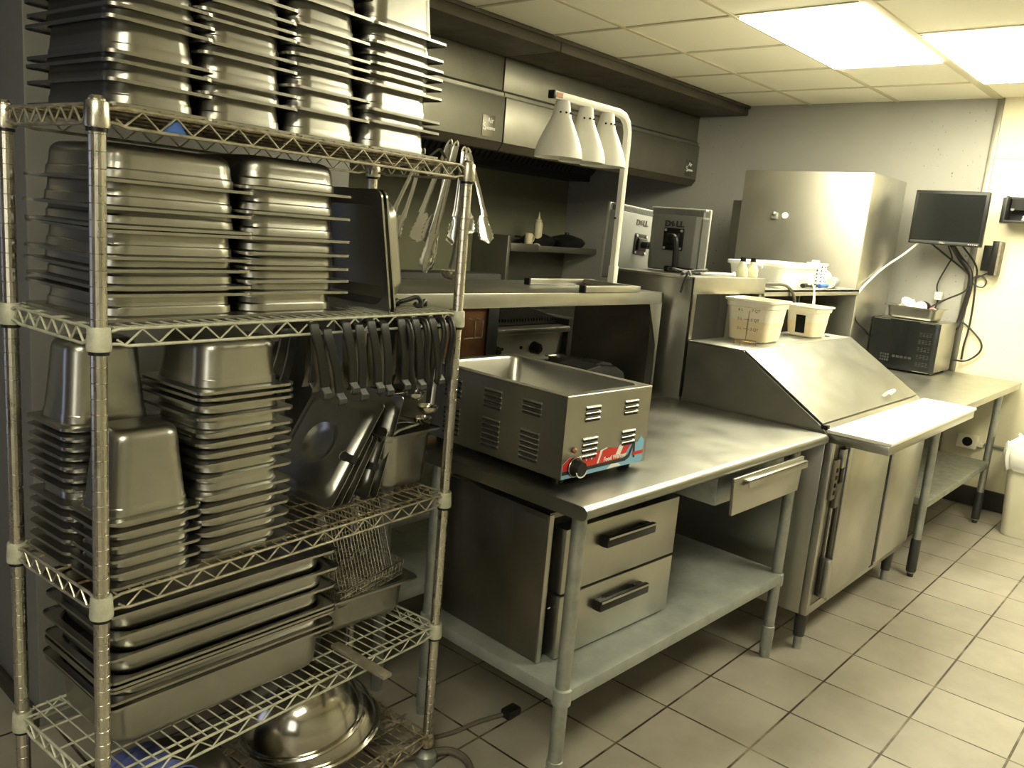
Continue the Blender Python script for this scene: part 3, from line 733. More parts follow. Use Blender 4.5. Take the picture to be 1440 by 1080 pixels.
ladle([W_(.84, .16, 1.09), W_(.85, .16, 1.05), W_(.86, .17, 1.0), W_(.87, .17, .96)], W_(.87, .175, .955), .03, 'ladle standing in the utensil pan, bowl down', black=0, grp='ladles in the utensil pan')
u = thing('whisk_handle', 'black ended utensil lying slantwise across the utensil pan', 'utensil', RW(.85, .1, 1.0))
MB().tube([W_(.79, .10, .975), W_(.86, .10, 1.0), W_(.935, .09, 1.012)], .004).build('shaft', 'pan_steel', u, world=True)
MB().tube([W_(.925, .091, 1.0098), W_(.955, .088, 1.018)], .0062).build('grip', 'black_plastic', u, world=True)
ladle([W_(.80, .2, .96), W_(.84, .15, 1.0), W_(.90, .12, 1.012), W_(.945, .1, 1.0)], W_(.952, .10, 1.022), .028, 'ladle lying on the rim of the utensil pan, bowl upward', black=0, grp='ladles in the utensil pan')

# black handled servers hooked over the second shelf's front rail
def server(l, top, bot, dl, w_=-.014, wd=.025, lab='', rnd=False, mat='black_plastic', back=0):
    t = thing('serving_tool', lab, 'utensil', RW(l, w_, top), RYAW, 'black-handled servers hooked on the shelf rail')
    pts = []
    hz = top
    if not rnd:
        pts = [(l-.0, w_+.022, hz-.022), (l, w_+.021, hz-.006), (l, w_+.012, hz+.002), (l, w_+.002, hz-.003), (l, w_-.003, hz-.016)]
        k = 6
        for i in range(1, k+1): pts.append((l+dl*i/k, w_-.003-.006*math.sin(i/k*PI)+back*i/k, hz-.016-(hz-.016-bot-.025)*i/k))
        e = pts[-1]
        ends = [(e[0]+.001, e[1]-.004, e[2]-.006), (e[0]+.003, e[1]-.010, e[2]-.014), (e[0]+.003, e[1]-.010, e[2]-.022), (e[0]+.002, e[1]-.004, e[2]-.028)]
        P = [W_(*q) for q in pts]; side = (math.cos(RYAW), math.sin(RYAW), -dl/(hz-bot)*0)
        MB().ribbon(P, wd, .0075, side).build('grip', mat, t, world=True)
        E_ = [W_(*q) for q in [e]+ends]
        MB().ribbon(E_, [wd*.92, wd*.86, wd*.9, wd*.95, wd*.8], .006, side).build('grip_end', 'charcoal', t, world=True)
        MB().ribbon([W_(l+dl*.2, w_+.008, hz-.03), W_(l+dl*.9, w_+.016+back, bot+.03), W_(l+dl*.9, w_+.022+back, bot+.01)], wd*.8, .001, side).build('steel_strip', 'steel_dark', t, world=True)
    else:
        pts = [(l, w_+.024, hz-.024), (l, w_+.020, hz-.004), (l, w_+.008, hz+.004), (l, w_-.006, hz-.006), (l+dl*.1, w_-.014, hz-.035), (l+dl*.35, w_-.010, hz-.075), (l+dl*.7, w_-.004, hz-.11), (l+dl, w_-.006, hz-.15), (l+dl*1.1, w_-.002, bot)]
        P = [W_(*q) for q in pts]
        MB().tube(P, (.0095, .008), 12, smooth=5).build('grip', mat, t, world=True)
    return t
sp = [(.46, 1.322, 1.155, .033, 0), (.497, 1.309, 1.137, .040, 0), (.551, 1.322, 1.158, .025, 0), (.590, 1.315, 1.140, .014, 0), (.627, 1.322, 1.150, .029, 0), (.670, 1.315, 1.141, .018, 0), (.725, 1.322, 1.148, .02, 0), (.775, 1.320, 1.143, .026, 0), (.835, 1.320, 1.149, .035, 0)]
nm = ['leftmost on the rail', 'second from the left on the rail', 'third from the left on the rail', 'fourth from the left on the rail', 'fifth from the left on the rail', 'sixth from the left on the rail', 'seventh from the left on the rail', 'eighth from the left, beside the ladle handles', 'ninth from the left, nearest the right post']
for (l, a, b_, dl, rn), q in zip(sp, nm): server(l, a, b_, dl, lab='flat black-handled server, '+q)
for l, dl, q in ((.43, -.035, 'left'), (.452, -.022, 'right')):
    server(l, 1.305, 1.165, dl, w_=.05, lab='black-handled server tilted behind the leftmost flat ones, the one further '+q, back=.0)
for l, dl, q in ((.520, .0, 'between the second and third'), (.64, -.01, 'behind the fourth and fifth'), (.70, .01, 'behind the sixth'), (.80, .0, 'behind the eighth')):
    server(l, 1.305, 1.15, dl, w_=.06, lab='black-handled server in the shadow '+q+' front handles', back=.0, mat='black_matte')
for l, dl, bt, q in ((.745, .026, 1.135, 'between the seventh and eighth flat handles'), (.805, .02, 1.14, 'beside the eighth flat handle'), (.872, -.008, 1.155, 'second from the right post'), (.902, .0, 1.155, 'touching the right post')):
    server(l, 1.312, bt, dl, lab='rounded glossy black utensil handle '+q, rnd=True)
ladle([W_(.826, .03, 1.30), W_(.826, .012, 1.325), W_(.822, .0, 1.29), W_(.818, .0, 1.2), W_(.815, .0, 1.135)], W_(.815, .012, 1.126), .026, 'small ladle hanging lowest but one under the black handles', black=.7)
ladle([W_(.885, .03, 1.30), W_(.885, .012, 1.325), W_(.884, .0, 1.29), W_(.876, -.003, 1.18), W_(.868, -.003, 1.092)], W_(.866, .01, 1.084), .028, 'small ladle hanging lowest under the black handles, near the right post', black=.6)
# loose loops on the second shelf
for l, w_, q in ((.79, .10, 'left'), (.868, .075, 'right')):
    s = MB().tube([W_(l-.05, w_+.05, 1.339), W_(l-.02, w_+.02, 1.352), W_(l, w_, 1.362), W_(l+.014, w_-.002, 1.35), W_(l+.008, w_, 1.338), W_(l-.004, w_+.002, 1.346)], (.006, .006), 8, smooth=5).tube([W_(l+.015, w_, 1.338), W_(l+.035, w_+.004, 1.352), W_(l+.045, w_+.01, 1.339)], .006, 8, smooth=5)
    tag(s.build('curled_utensil', 'charcoal', None), 'dark curled handle end lying on the second shelf near the tongs, the '+q+' one', 'utensil', 'handle ends on the second shelf')

# tongs hanging from the right end of the top shelf
def tongs(top, tipA, tipB, wd, lab, bend=.0):
    top = Vector(top); tA = Vector(tipA); tB = Vector(tipB)
    t = thing('tongs', lab, 'tongs', top, 0, 'tongs hanging from the top shelf')
    d = ((tA+tB)/2-top).normalized(); side = (tB-tA).cross(d).normalized()
    side = Vector((.78, -.62, 0)); side = (side-d*side.dot(d)).normalized()
    for k, tip in enumerate((tA, tB)):
        L = (tip-top).length; dd = (tip-top)/L; out = (tip-(tA+tB)/2)
        out = out.normalized() if out.length > 1e-4 else dd.orthogonal()
        pts = [top+dd*L*f+out*(.006*math.sin(f*PI)) for f in (0.0, .02, .2, .4, .6, .7)]
        MB().ribbon(pts, [wd*.7, wd*.8, wd*.62, wd*.6, wd*.62, wd*.9], .0016, side).build('arm', 'tong_steel', t, world=True)
        # scalloped gripper: shallow spoon with a wavy edge
        g = MB(); rings = []
        for i in range(15):
            f = i/14; ww = (wd*(.9+1.0*math.sin(min(f*1.25, 1)*PI/2)) if f < .8 else wd*1.9*math.cos((f-.8)/.2*PI/2*.85))*.5
            ww += .0016*math.cos(i*PI)*(1 if .25 < f < .95 else 0)
            c = top+dd*L*(.69+.31*f)
            ring = []
            for q in range(9):
                a = -1+q/4
                ring.append(c+side*ww*a+out*(-.006*a*a*min(1, f*3)))
            for q in range(8, -1, -1):
                a = -1+q/4
                ring.append(c+side*ww*a+out*(-.006*a*a*min(1, f*3)+.001))
            rings.append(ring)
        g.loft(rings); g.build('gripper', 'tong_steel', t, world=True, ang=50)
    MB().tube([top+side*wd*.3, top-d*.012, top-side*wd*.3], .003, 6, smooth=3).build('hinge', 'wire_chrome', t, world=True)
    return t
lx = .972
tongs(W_(lx, .067, 1.757), W_(lx+.006, .150, 1.418), W_(lx-.012, .145, 1.425), .020, 'long steel tongs hanging lowest of the bunch at the rack end')
tongs(W_(lx+.01, .098, 1.762), W_(lx, .200, 1.500), W_(lx+.03, .165, 1.495), .022, 'steel tongs with bright scalloped tip, hanging left of the longest pair')
tongs(W_(lx+.02, .055, 1.745), W_(lx+.03, .085, 1.500), W_(lx+.012, .060, 1.505), .020, 'short tongs with dull scalloped tip hanging just left of the right post')
tongs(W_(lx-.02, .165, 1.735), W_(lx-.03, .285, 1.50), W_(lx-.02, .255, 1.49), .018, 'tongs hanging leftmost, partly hidden by the pan on edge')
tongs(W_(lx+.02, .040, 1.742), W_(lx+.03, -.045, 1.515), W_(lx+.02, .03, 1.53), .020, 'spread tongs whose dark tip shows right of the rack post')
ladle([W_(lx+.01, .055, 1.70), W_(lx+.015, .052, 1.66), W_(lx+.015, .048, 1.58), W_(lx+.012, .058, 1.48), W_(lx+.01, .066, 1.44)], W_(lx+.012, .062, 1.432), .032, 'ladle hanging behind the right rack post above the long shelf', black=0, r=.004, grp='ladle on the top shelf')
s = MB().ribbon([W_(.905, .10, 1.72), W_(.93, .085, 1.745), W_(.945, .075, 1.722)], .012, .0014, (0, 1, 0))
tag(s.build('bent_clip', 'pan_steel', None), 'small bent steel piece on the top shelf beside the right-hand pan stack', 'clip')

# fourth shelf: long pans, basket pan, stick
G4 = 'full-size pans on the fourth shelf'
names = ['topmost', 'second down', 'third down', 'fourth down, thin', 'fifth down, thin', 'sixth down', 'seventh down', 'lowest and deepest']
lz = [.752, .708, .662, .612, .603, .594, .568, .556]
lk = ['full_s', 'full_s', 'full_s', 'sheet', 'sheet', 'full_s', 'full_s', 'full']
for i in range(8):
    pan(lk[i], RW(.322+(-.004, .004, -.002, .003, 0, .002, -.003, 0)[i], .188+(.002, -.003, 0, .002, -.001, 0, .003, 0)[i], lz[i]), RYAW-.045, True, ((-.02, -.02, -.015, -.01, -.01, -.01, -.006, 0)[i], (.012, .02, .0, -.02, -.02, -.02, -.02, 0)[i]*0), 'upright long food pan on the fourth shelf, '+names[i]+' of the pile', G4)
pan('half_deep', RW(.800, .235, .560), RYAW-.10, True, (0, 0), 'upright food pan holding wire fry baskets, right end of the fourth shelf')
def basket(o, u, v, nn, lab, L=.20, W=.17, D=.045):
    t = thing('wire_basket', lab, 'wire basket', o, 0, 'wire baskets in the pan')
    o, u, v, nn = Vector(o), Vector(u).normalized(), Vector(v).normalized(), Vector(nn).normalized()
    m = MB(); P = lambda a, b, c: o+u*a+v*b+nn*c
    k = 17
    for i in range(k+1): a = L*i/k; m.tube([P(a, 0, D), P(a, 0, 0), P(a, W, 0), P(a, W, D)], .0011, 4)
    k = 15
    for i in range(k+1): b = W*i/k; m.tube([P(0, b, D), P(0, b, 0), P(L, b, 0), P(L, b, D)], .0011, 4)
    for c in (D*.33, D*.66): m.tube([P(0, 0, c), P(L, 0, c), P(L, W, c), P(0, W, c), P(0, 0, c)], .0011, 4)
    m.build('mesh_wires', 'wire_chrome', t, world=True)
    MB().tube([P(0, .01, D), P(.01, 0, D), P(L-.01, 0, D), P(L, .01, D), P(L, W-.01, D), P(L-.01, W, D), P(.01, W, D), P(0, W-.01, D)], .0022, 6, closed=True).build('rim_wire', 'pan_steel', t, world=True)
rv = lambda a, b, c: (RM.to_3x3() @ Vector((a, b, c)))
basket(W_(.700, .155, .560), rv(1, .0, -.02), rv(0, .35, .94), rv(-.05, -.94, .35), 'upright wire fry basket leaning back in the pan, square mesh', .20, .225, .03)
basket(W_(.690, .115, .535), rv(1, .02, .12), rv(0, 1, .10), rv(0, -.12, 1), 'flat wire fry basket lying in front of the upright one', .235, .12, .045)
s = MB().box(-.014, .014, -.12, .09, -.004, .008, .003)
tag(s.build('wooden_stick', 'wood_dirty', None), 'dirty flat wooden stick lying across the fourth shelf', 'stick')
bpy.data.objects['wooden_stick'].matrix_world = RM @ Matrix.Translation((.655, .005, SH[3]+.013)) @ Matrix.Rotation(-.06, 4, 'Z')

# bottom shelf: mixing bowls and blue film
def bowl(l, w_, z, r, h, rot, lab, mat='bowl_steel'):
    t = thing('mixing_bowl', lab, 'bowl', RW(l, w_, z), 0, 'upturned mixing bowls')
    pr = [(r+.008, 0), (r+.009, .004), (r+.004, .007), (r, .006)]
    for k in range(1, 13):
        a = k/12*PI/2; pr.append((max(r*math.cos(a)**.75, .06) if k < 12 else .06, h*math.sin(a)))
    pr += [(.055, h), (.001, h-.004)]
    MB().lathe(pr, n=56).build('bowl_shell', mat, t)
    MB().lathe([(r+.004, .001), (r+.010, -.002), (r+.012, .003), (r+.008, .007), (r+.003, .006)], n=56, cap=False).build('rolled_rim', mat, t)
    t.rotation_euler = rot; return t
bowl(.690, .185, .150, .168, .150, (-.08, -.20, 0), 'large upturned mixing bowl on the bottom shelf, the outer lower one')
bowl(.640, .185, .205, .160, .150, (-.06, -.20, 0), 'shiny upturned mixing bowl stacked on top of the other bowl')
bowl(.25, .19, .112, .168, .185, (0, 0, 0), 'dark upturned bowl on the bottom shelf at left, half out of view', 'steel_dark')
s = MB()
vs = [[s.bm.verts.new(RW(.09+.20*i/13, .11+.13*j/13, .312+.004*math.sin(i*1.3+j*.7)+.004*math.cos(j*1.9)-.05*(abs(i-6)/7)**2)) for j in range(14)] for i in range(14)]
for i in range(13):
    for j in range(13): s.bm.faces.new((vs[i][j], vs[i+1][j], vs[i+1][j+1], vs[i][j+1]))
o = s.build('plastic_film', 'blue_film', None); md = o.modifiers.new('thick', 'SOLIDIFY'); md.thickness = .003
tag(o, 'crumpled blue plastic film over the bottom shelf at far left', 'plastic film')
# debris on the bottom shelf
s = MB()
for k in range(26):
    a = random.uniform(0, PI); l = random.uniform(.86, .93); w_ = random.uniform(.06, .3)
    s.ribbon([W_(l, w_, .112+random.uniform(0, .006)), W_(l+.03*math.cos(a), w_+.03*math.sin(a), .115)], .012, .002, (math.sin(a), -math.cos(a), .2))
tag(s.build('debris', 'wood_dirty', None), 'dry crumbs and scraps caught on the rusty bottom shelf', 'debris', None, 'stuff')
# cords on the floor
def cord(name, pts, r, mat, lab, cat='cord', plug=None):
    o = MB().tube(pts, r, 8, smooth=6).build(name, mat, None)
    return tag(o, lab, cat)
t = thing('extension_cable', 'dark power cord with plug on the tiles under the work table', 'cord', (1.5, 1.6, .008))
MB().tube([(1.45, 1.75, .008), (1.55, 1.66, .008), (1.68, 1.60, .008), (1.80, 1.58, .010), (1.90, 1.55, .012)], .007, 8, smooth=6).build('cable', 'cord_grey', t, world=True)
MB().box(1.88, 1.94, 1.525, 1.565, .001, .03, .006).build('plug', 'black_plastic', t, world=True)
cord('hose', [(1.46, 1.62, .02), (1.52, 1.57, .022), (1.60, 1.52, .03), (1.62, 1.46, .02), (1.58, 1.40, .012), (1.52, 1.36, .012), (1.45, 1.38, .012)], .011, 'cord_grey', 'thick grey hose looping on the floor by the rack foot', 'hose')
cord('floor_cable', [(1.30, 1.62, .010), (1.42, 1.50, .010), (1.48, 1.40, .010), (1.52, 1.30, .010), (1.53, 1.20, .010), (1.50, 1.05, .010)], .007, 'cord_black', 'black cord running over the tiles from the rack foot toward the viewer')
cord('rear_cord', [(1.45, 2.3, .010), (1.50, 2.1, .06), (1.46, 1.95, .12), (1.52, 1.85, .06), (1.56, 1.8, .01)], .006, 'cord_black', 'black cord hanging in the dark behind the rack near the floor')

# ---------------------------------------------------------------- work table
TX, TY, TYAW, TL, TW, TH = 1.6049, 1.1146, -.0273, 1.452, .720, .9015
t = thing('work_table', 'stainless work table with rounded front edge and galvanised legs and lower shelf', 'table', (TX, TY, 0), TYAW)
m = MB()
prof = [(TW, TH-.002), (TW, TH-.040), (TW-.012, TH-.040), (TW-.012, TH-.004)]
bull = [(.020-.020*math.sin(a/10*PI), TH-.019+.019*math.cos(a/10*PI)) for a in range(11)]
prof = [(TW, TH), (.020, TH)]+bull[1:]+[(.030, TH-.038), (.030, TH-.030), (.026, TH-.006), (TW-.012, TH-.006), (TW-.012, TH-.040), (TW, TH-.040)]
m.prism(prof, 'x', 0.004, TL-.004)
m.prism([(TW, TH-.0005), (.020, TH-.0005)]+bull[1:]+[(TW, TH-.038)], 'x', 0, .004).prism([(TW, TH-.0005), (.020, TH-.0005)]+bull[1:]+[(TW, TH-.038)], 'x', TL-.004, TL)
m.build('tabletop', 'steel_table', t, ang=30)
MB().box(.06, TL-.06, .30, .44, TH-.035, TH-.008).box(.07, .12, .05, TW-.05, TH-.03, TH-.008).box(TL-.12, TL-.07, .05, TW-.05, TH-.03, TH-.008).build('underframe', 'galvanised', t)
ts = .35
for (l, w_) in ((.085, .085), (TL-.085, .085), (TL-.085, TW-.085), (.085, TW-.085)):
    lg = MB().cyl((l, w_, .0), (l, w_, TH-.03), .0205, n=28).build('leg', 'galvanised', t)
    MB().lathe([(.021, ts-.05), (.0275, ts-.048), (.0275, ts-.004), (.021, ts+.0)], (l, w_, 0), 28, cap=False).build('shelf_collar', 'galvanised_worn', lg)
    MB().lathe([(.0206, .13), (.0235, .128), (.0225, .035), (.014, .022), (.013, 0), (.001, 0)], (l, w_, 0), 28, cap=False).build('bullet_foot', 'galvanised_worn', lg)
sx = .066
poly = [(sx+.045, sx-.01), (TL-sx-.045, sx-.01), (TL-sx-.012, sx+.045-.012), (TL-sx+.01, sx+.045), (TL-sx+.01, TW-sx-.045), (TL-sx-.045, TW-sx+.01), (sx+.045, TW-sx+.01), (sx-.01, TW-sx-.045), (sx-.01, sx+.045), (sx+.0, sx+.035)]
poly = [(.10, .060), (TL-.10, .060), (TL-.060, .095), (TL-.060, TW-.10), (TL-.10, TW-.06), (.10, TW-.06), (.06, TW-.10), (.06, .095)]
MB().prism(poly, 'z', ts-.038, ts, .002).build('lower_shelf', 'galvanised_worn', t)
# drawer under the top at right
d = MB().box(.745, 1.215, .055, .50, .745, .85, .004).build('drawer_housing', 'galvanised', t)
MB().prism([(.722, .858), (1.222, .858), (1.205, .735), (.735, .735)], 'y', -.012, -.002, .001).build('drawer', 'steel', t)
MB().box(.79, 1.218, -.030, -.012, .838, .846, .001).box(.79, 1.218, -.030, -.0285, .822, .846).build('drawer_pull', 'steel', t)

# two drawer cabinet on the lower shelf
t = thing('drawer_cabinet', 'stainless cabinet with two drawers standing on the work table lower shelf', 'cabinet', (1.725, 1.325, ts), -.055)
CW, CD, CH = .60, .42, .445
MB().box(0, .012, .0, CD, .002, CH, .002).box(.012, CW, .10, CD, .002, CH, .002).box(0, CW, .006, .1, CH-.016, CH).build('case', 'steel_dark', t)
MB().box(-.001, .018, -.006, .0, .002, CH, .001).build('front_edge', 'steel', t)
MB().box(.018, CW, .02, .10, .004, CH-.002).build('inner_gap', 'dark_gap', t)
for z0, z1 in ((.008, .198), (.206, .400)):
    dr = MB().box(.05, CW+.008, -.028, .02, z0, z1, .003).build('drawer', 'steel', t)
    MB().box(.20, .44, -.062, -.046, (z0+z1)/2+.02, (z0+z1)/2+.052, .003).box(.205, .245, -.05, -.028, (z0+z1)/2+.016, (z0+z1)/2+.050, .004).box(.395, .435, -.05, -.028, (z0+z1)/2+.016, (z0+z1)/2+.050, .004).build('handle', 'black_plastic', dr)
    MB().box(.205, .435, -.0635, -.0622, (z0+z1)/2+.045, (z0+z1)/2+.051).build('handle_strip', 'steel', dr)
MB().cyl((.042, .0, .16), (.03, -.001, .16), .003).build('screw', 'steel', t)

# ---------------------------------------------------------------- food warmer
WZ = .902
t = thing('food_warmer', 'empty countertop food warmer with red and blue sticker, on the work table', 'food warmer', (1.667, 1.256, WZ), -.045)
a, b, z0, z1 = .375, .555, .022, .245
MB().box(0, a, 0, .0015, z0, z1).box(0, .0015, 0, b, z0, z1).box(a-.0015, a, 0, b, z0, z1).box(0, a, b-.0015, b, z0, z1).box(0, a, 0, b, z0, z0+.002).build('casing', 'steel', t)
m = MB()
cx, cy = a/2, b/2
rings = [rr(cx, cy, .004, z1-.004, cx, cy), rr(cx+.001, cy+.001, .004, z1, cx, cy), rr(cx, cy, .004, z1+.0015, cx, cy), rr(cx-.026, cy-.026, .035, z1+.001, cx, cy), rr(cx-.030, cy-.030, .035, z1-.006, cx, cy), rr(cx-.034, cy-.034, .035, z1-.12, cx, cy), rr(cx-.044, cy-.044, .03, z1-.155, cx, cy), rr(cx-.07, cy-.07, .02, z1-.160, cx, cy)]
m.loft(rings, False, True); m.build('well', 'steel', t, ang=40)
def louvers(t, px, z, n, face, wdt=.052, pitch=.0155):
    m = MB(); s = MB()
    for k in range(n):
        zz = z-k*pitch
        arc = [(-.0055*math.sin(q/6*PI), zz+.0085*(q/6)) for q in range(7)]
        if face == 'f':
            m.prism([(u+.0005, v) for u, v in arc], 'x', px, px+wdt, 0)
            s.box(px+.002, px+wdt-.002, -.0045, .0002, zz-.0034, zz+.0006)
        else:
            m.prism([(u+.0005, v) for u, v in arc], 'y', px, px+wdt, 0)
            s.box(-.0045, .0002, px+.002, px+wdt-.002, zz-.0034, zz+.0006)
    m.build('vent_louvers', 'steel', t); s.build('vent_slots', 'dark_gap', t)
for x in (.078, .250): louvers(t, x, .205, 3, 'f', .062); louvers(t, x, .118, 3+(x < .1), 'f', .062)
for y in (.085, .235, .40): louvers(t, y, .205, 4 if y > .1 else 3, 's', .068, .0145); louvers(t, y, .122, 6 if y < .1 else 6, 's', .068, .0145)
# sticker along the lower front
st = MB().prism([(.004, z0+.001), (.352, z0+.001), (.362, .030), (.362, .088), (.345, .100), (.332, .085), (.30, .082), (.10, .079), (.03, .079), (.004, .062)], 'y', -.0012, -.0003, 0).build('sticker', 'blue_paint', t)
def decal(poly, mat, d=.0): return MB().prism(poly, 'y', -.0018-d, -.0012-d, 0).build('sticker_shape', mat, st)
decal([(.004, .045), (.004, .062), (.03, .079), (.10, .0795), (.30, .0820), (.285, .072), (.27, .052), (.25, .045)], 'red_paint')
decal([(.08, .045), (.25, .045), (.27, .052), (.300, .0835), (.262, .0855), (.235, .080), (.2, .084), (.16, .080)], 'red_paint', .0002)
decal([(.004, .034), (.004, .044), (.268, .046), (.288, .053), (.308, .086), (.318, .086), (.322, .040), (.315, .040), (.309, .072), (.296, .044), (.278, .036)], 'sticker_black', .0004)
for k in range(3): decal([(.068+k*.022, .0795), (.088+k*.022, .0795), (.079+k*.022, .0605)], 'sticker_white', .0006)
decal([(.148, .047), (.155, .047), (.168, .080), (.19, .0855), (.185, .088), (.160, .083)], 'sticker_white', .0006)
decal([(.23, .060), (.25, .058), (.262, .080), (.258, .092), (.244, .086)], 'sticker_white', .0006)
decal([(.195, .024), (.26, .026), (.245, .034), (.215, .036)], 'sticker_white', .0006)
decal([(.31, .047), (.36, .048), (.36, .058), (.31, .057)], 'red_paint', .0008)
text('Food Warmer', .0175, 'sticker_white', st, wm(t) @ frame((.228, -.0026, .0545), (1, 0, .03), (0, -1, 0)), bold=.0003)
k = MB().lathe([(.028, 0), (.028, .004), (.024, .006), (.021, .024), (.019, .028), (.001, .028)], n=36, mt=Matrix.Translation((.052, -.0015, .052)) @ Matrix.Rotation(PI/2, 4, 'X')).build('dial_knob', 'black_plastic', t)
kr = MB().tube([(.052+.0225*math.cos(q/20*2*PI), -.0285, .052+.0225*math.sin(q/20*2*PI)) for q in range(11, 20)], .0018, 6).build('dial_marks', 'sticker_white', k)
MB().tube([(.052+.0265*math.cos(q/24*2*PI), -.0065, .052+.0265*math.sin(q/24*2*PI)) for q in range(24)], .0016, 6, closed=True).build('dial_ring', 'steel', k)
MB().sphere((.044, -.004, .098), .008, (1, .8, 1)).build('indicator_light', 'copper_brown', t)
for x in (.04, a-.04):
    for y in (.04, b-.04): MB().lathe([(.016, 0), (.018, .018), (.018, z0)], (x, y, 0), 16).build('foot', 'black_plastic', t)

# ---------------------------------------------------------------- sandwich prep refrigerator
PX0, PX1, PY = 3.08, 4.28, 1.065
t = thing('prep_refrigerator', 'stainless sandwich prep refrigerator with sloping lid and two doors', 'refrigerator', ((PX0+PX1)/2, 1.4, 0))
MB().box(PX0, PX1, PY+.03, 1.722, .17, .868, .003).box(PX0, PX0+.03, PY, PY+.03, .17, .868, .002).box(PX1-.02, PX1, PY, PY+.03, .17, .868, .002).box(PX0+.03, PX1-.02, PY, PY+.03, .17, .205, .002).build('cabinet_body', 'steel', t, world=True)
MB().box(PX0+.031, PX1-.021, PY+.004, PY+.03, .206, .867).build('door_recess', 'steel_dark', t, world=True)
hp = [(1.09, .869), (1.10, .905), (1.117, .922), (1.470, 1.150), (1.722, 1.150), (1.722, .869)]
MB().prism(hp, 'x', PX0, PX1, .002).build('top_housing', 'steel_counter', t, world=True, ang=20)
MB().prism([(1.119, .928), (1.117, .934), (1.466, 1.158), (1.470, 1.152)], 'x', PX0+.004, PX1-.03, .001).build('sloping_lid', 'steel_table', t, world=True, ang=20)
MB().box(PX0, PX1-.02, 1.474, 1.722, 1.151, 1.158, .002).box(PX0+.004, PX1-.024, 1.471, 1.4735, 1.139, 1.157).build('rear_lid', 'steel_counter', t, world=True)
MB().box(PX0-.001, PX0+.02, 1.095, 1.120, .912, .928).build('lid_hinge', 'dark_gap', t, world=True)
m = MB().tube([(3.86, 1.155, .952), (3.86, 1.135, .975), (3.90, 1.128, .982), (3.95, 1.135, .975), (3.95, 1.155, .952)], .007, 8, smooth=4)
m.build('lid_handle', 'bag_plastic', t, world=True)
MB().box(PX0-.004, PX1+.004, .866, 1.092, .868, .903, .004).build('board_ledge', 'steel', t, world=True)
MB().box(PX0-.006, PX1+.006, .860, 1.094, .9035, .917, .003).build('cutting_board', 'cutting_board', t, world=True)
for x0, x1 in ((PX0+.135, 3.745), (3.80, PX1-.022)):
    d = MB().box(x0, x1, PY-.018, PY+.003, .212, .850, .006).build('door', 'steel_counter', t, world=True)
    if x0 < 3.3:
        MB().box(x0-.004, x0+.02, PY-.024, PY-.014, .206, .855, .002).build('door_edge', 'steel', d, world=True)
MB().box(3.75, 3.795, PY-.012, PY+.003, .20, .862, .002).build('centre_mullion', 'dark_gap', t, world=True)
MB().box(PX0+.030, PX0+.075, PY-.012, PY+.003, .640, .800, .003).box(PX0+.080, PX0+.120, PY-.016, PY+.003, .60, .70, .003).build('latch_plate', 'steel_dark', t, world=True)
s = MB()
for z in (.66, .69, .72, .75): s.box(PX0+.045, PX0+.060, PY-.014, PY-.011, z, z+.016)
s.build('latch_slots', 'dark_gap', t, world=True)
MB().box(PX0+.085, PX0+.125, PY-.018, PY+.003, .76, .835, .003).build('hinge_bracket', 'steel', t, world=True)
MB().box(PX0+.090, PX0+.122, PY-.030, PY+.003, .225, .385, .006).build('lower_hinge', 'steel_counter', t, world=True)
MB().box(PX0+.066, PX0+.088, PY-.010, PY+.003, .24, .40, .002).build('hinge_shadow_plate', 'black_matte', t, world=True)
MB().box(PX0+.075, PX0+.083, PY-.008, PY+.003, .40, .60, .002).build('edge_strip', 'steel', t, world=True)
for (x, y) in ((PX0+.068, PY+.04), (PX1-.085, PY+.04), (PX0+.068, 1.66), (PX1-.085, 1.66)):
    l = MB().lathe([(.03, .172), (.026, .15), (.021, .06), (.021, .055)], (x, y, 0), 20).build('leg', 'charcoal', t, world=True)
    MB().lathe([(.0165, .056), (.0165, .006), (.018, 0), (.001, 0)], (x, y, 0), 20).build('foot', 'galvanised', l, world=True)

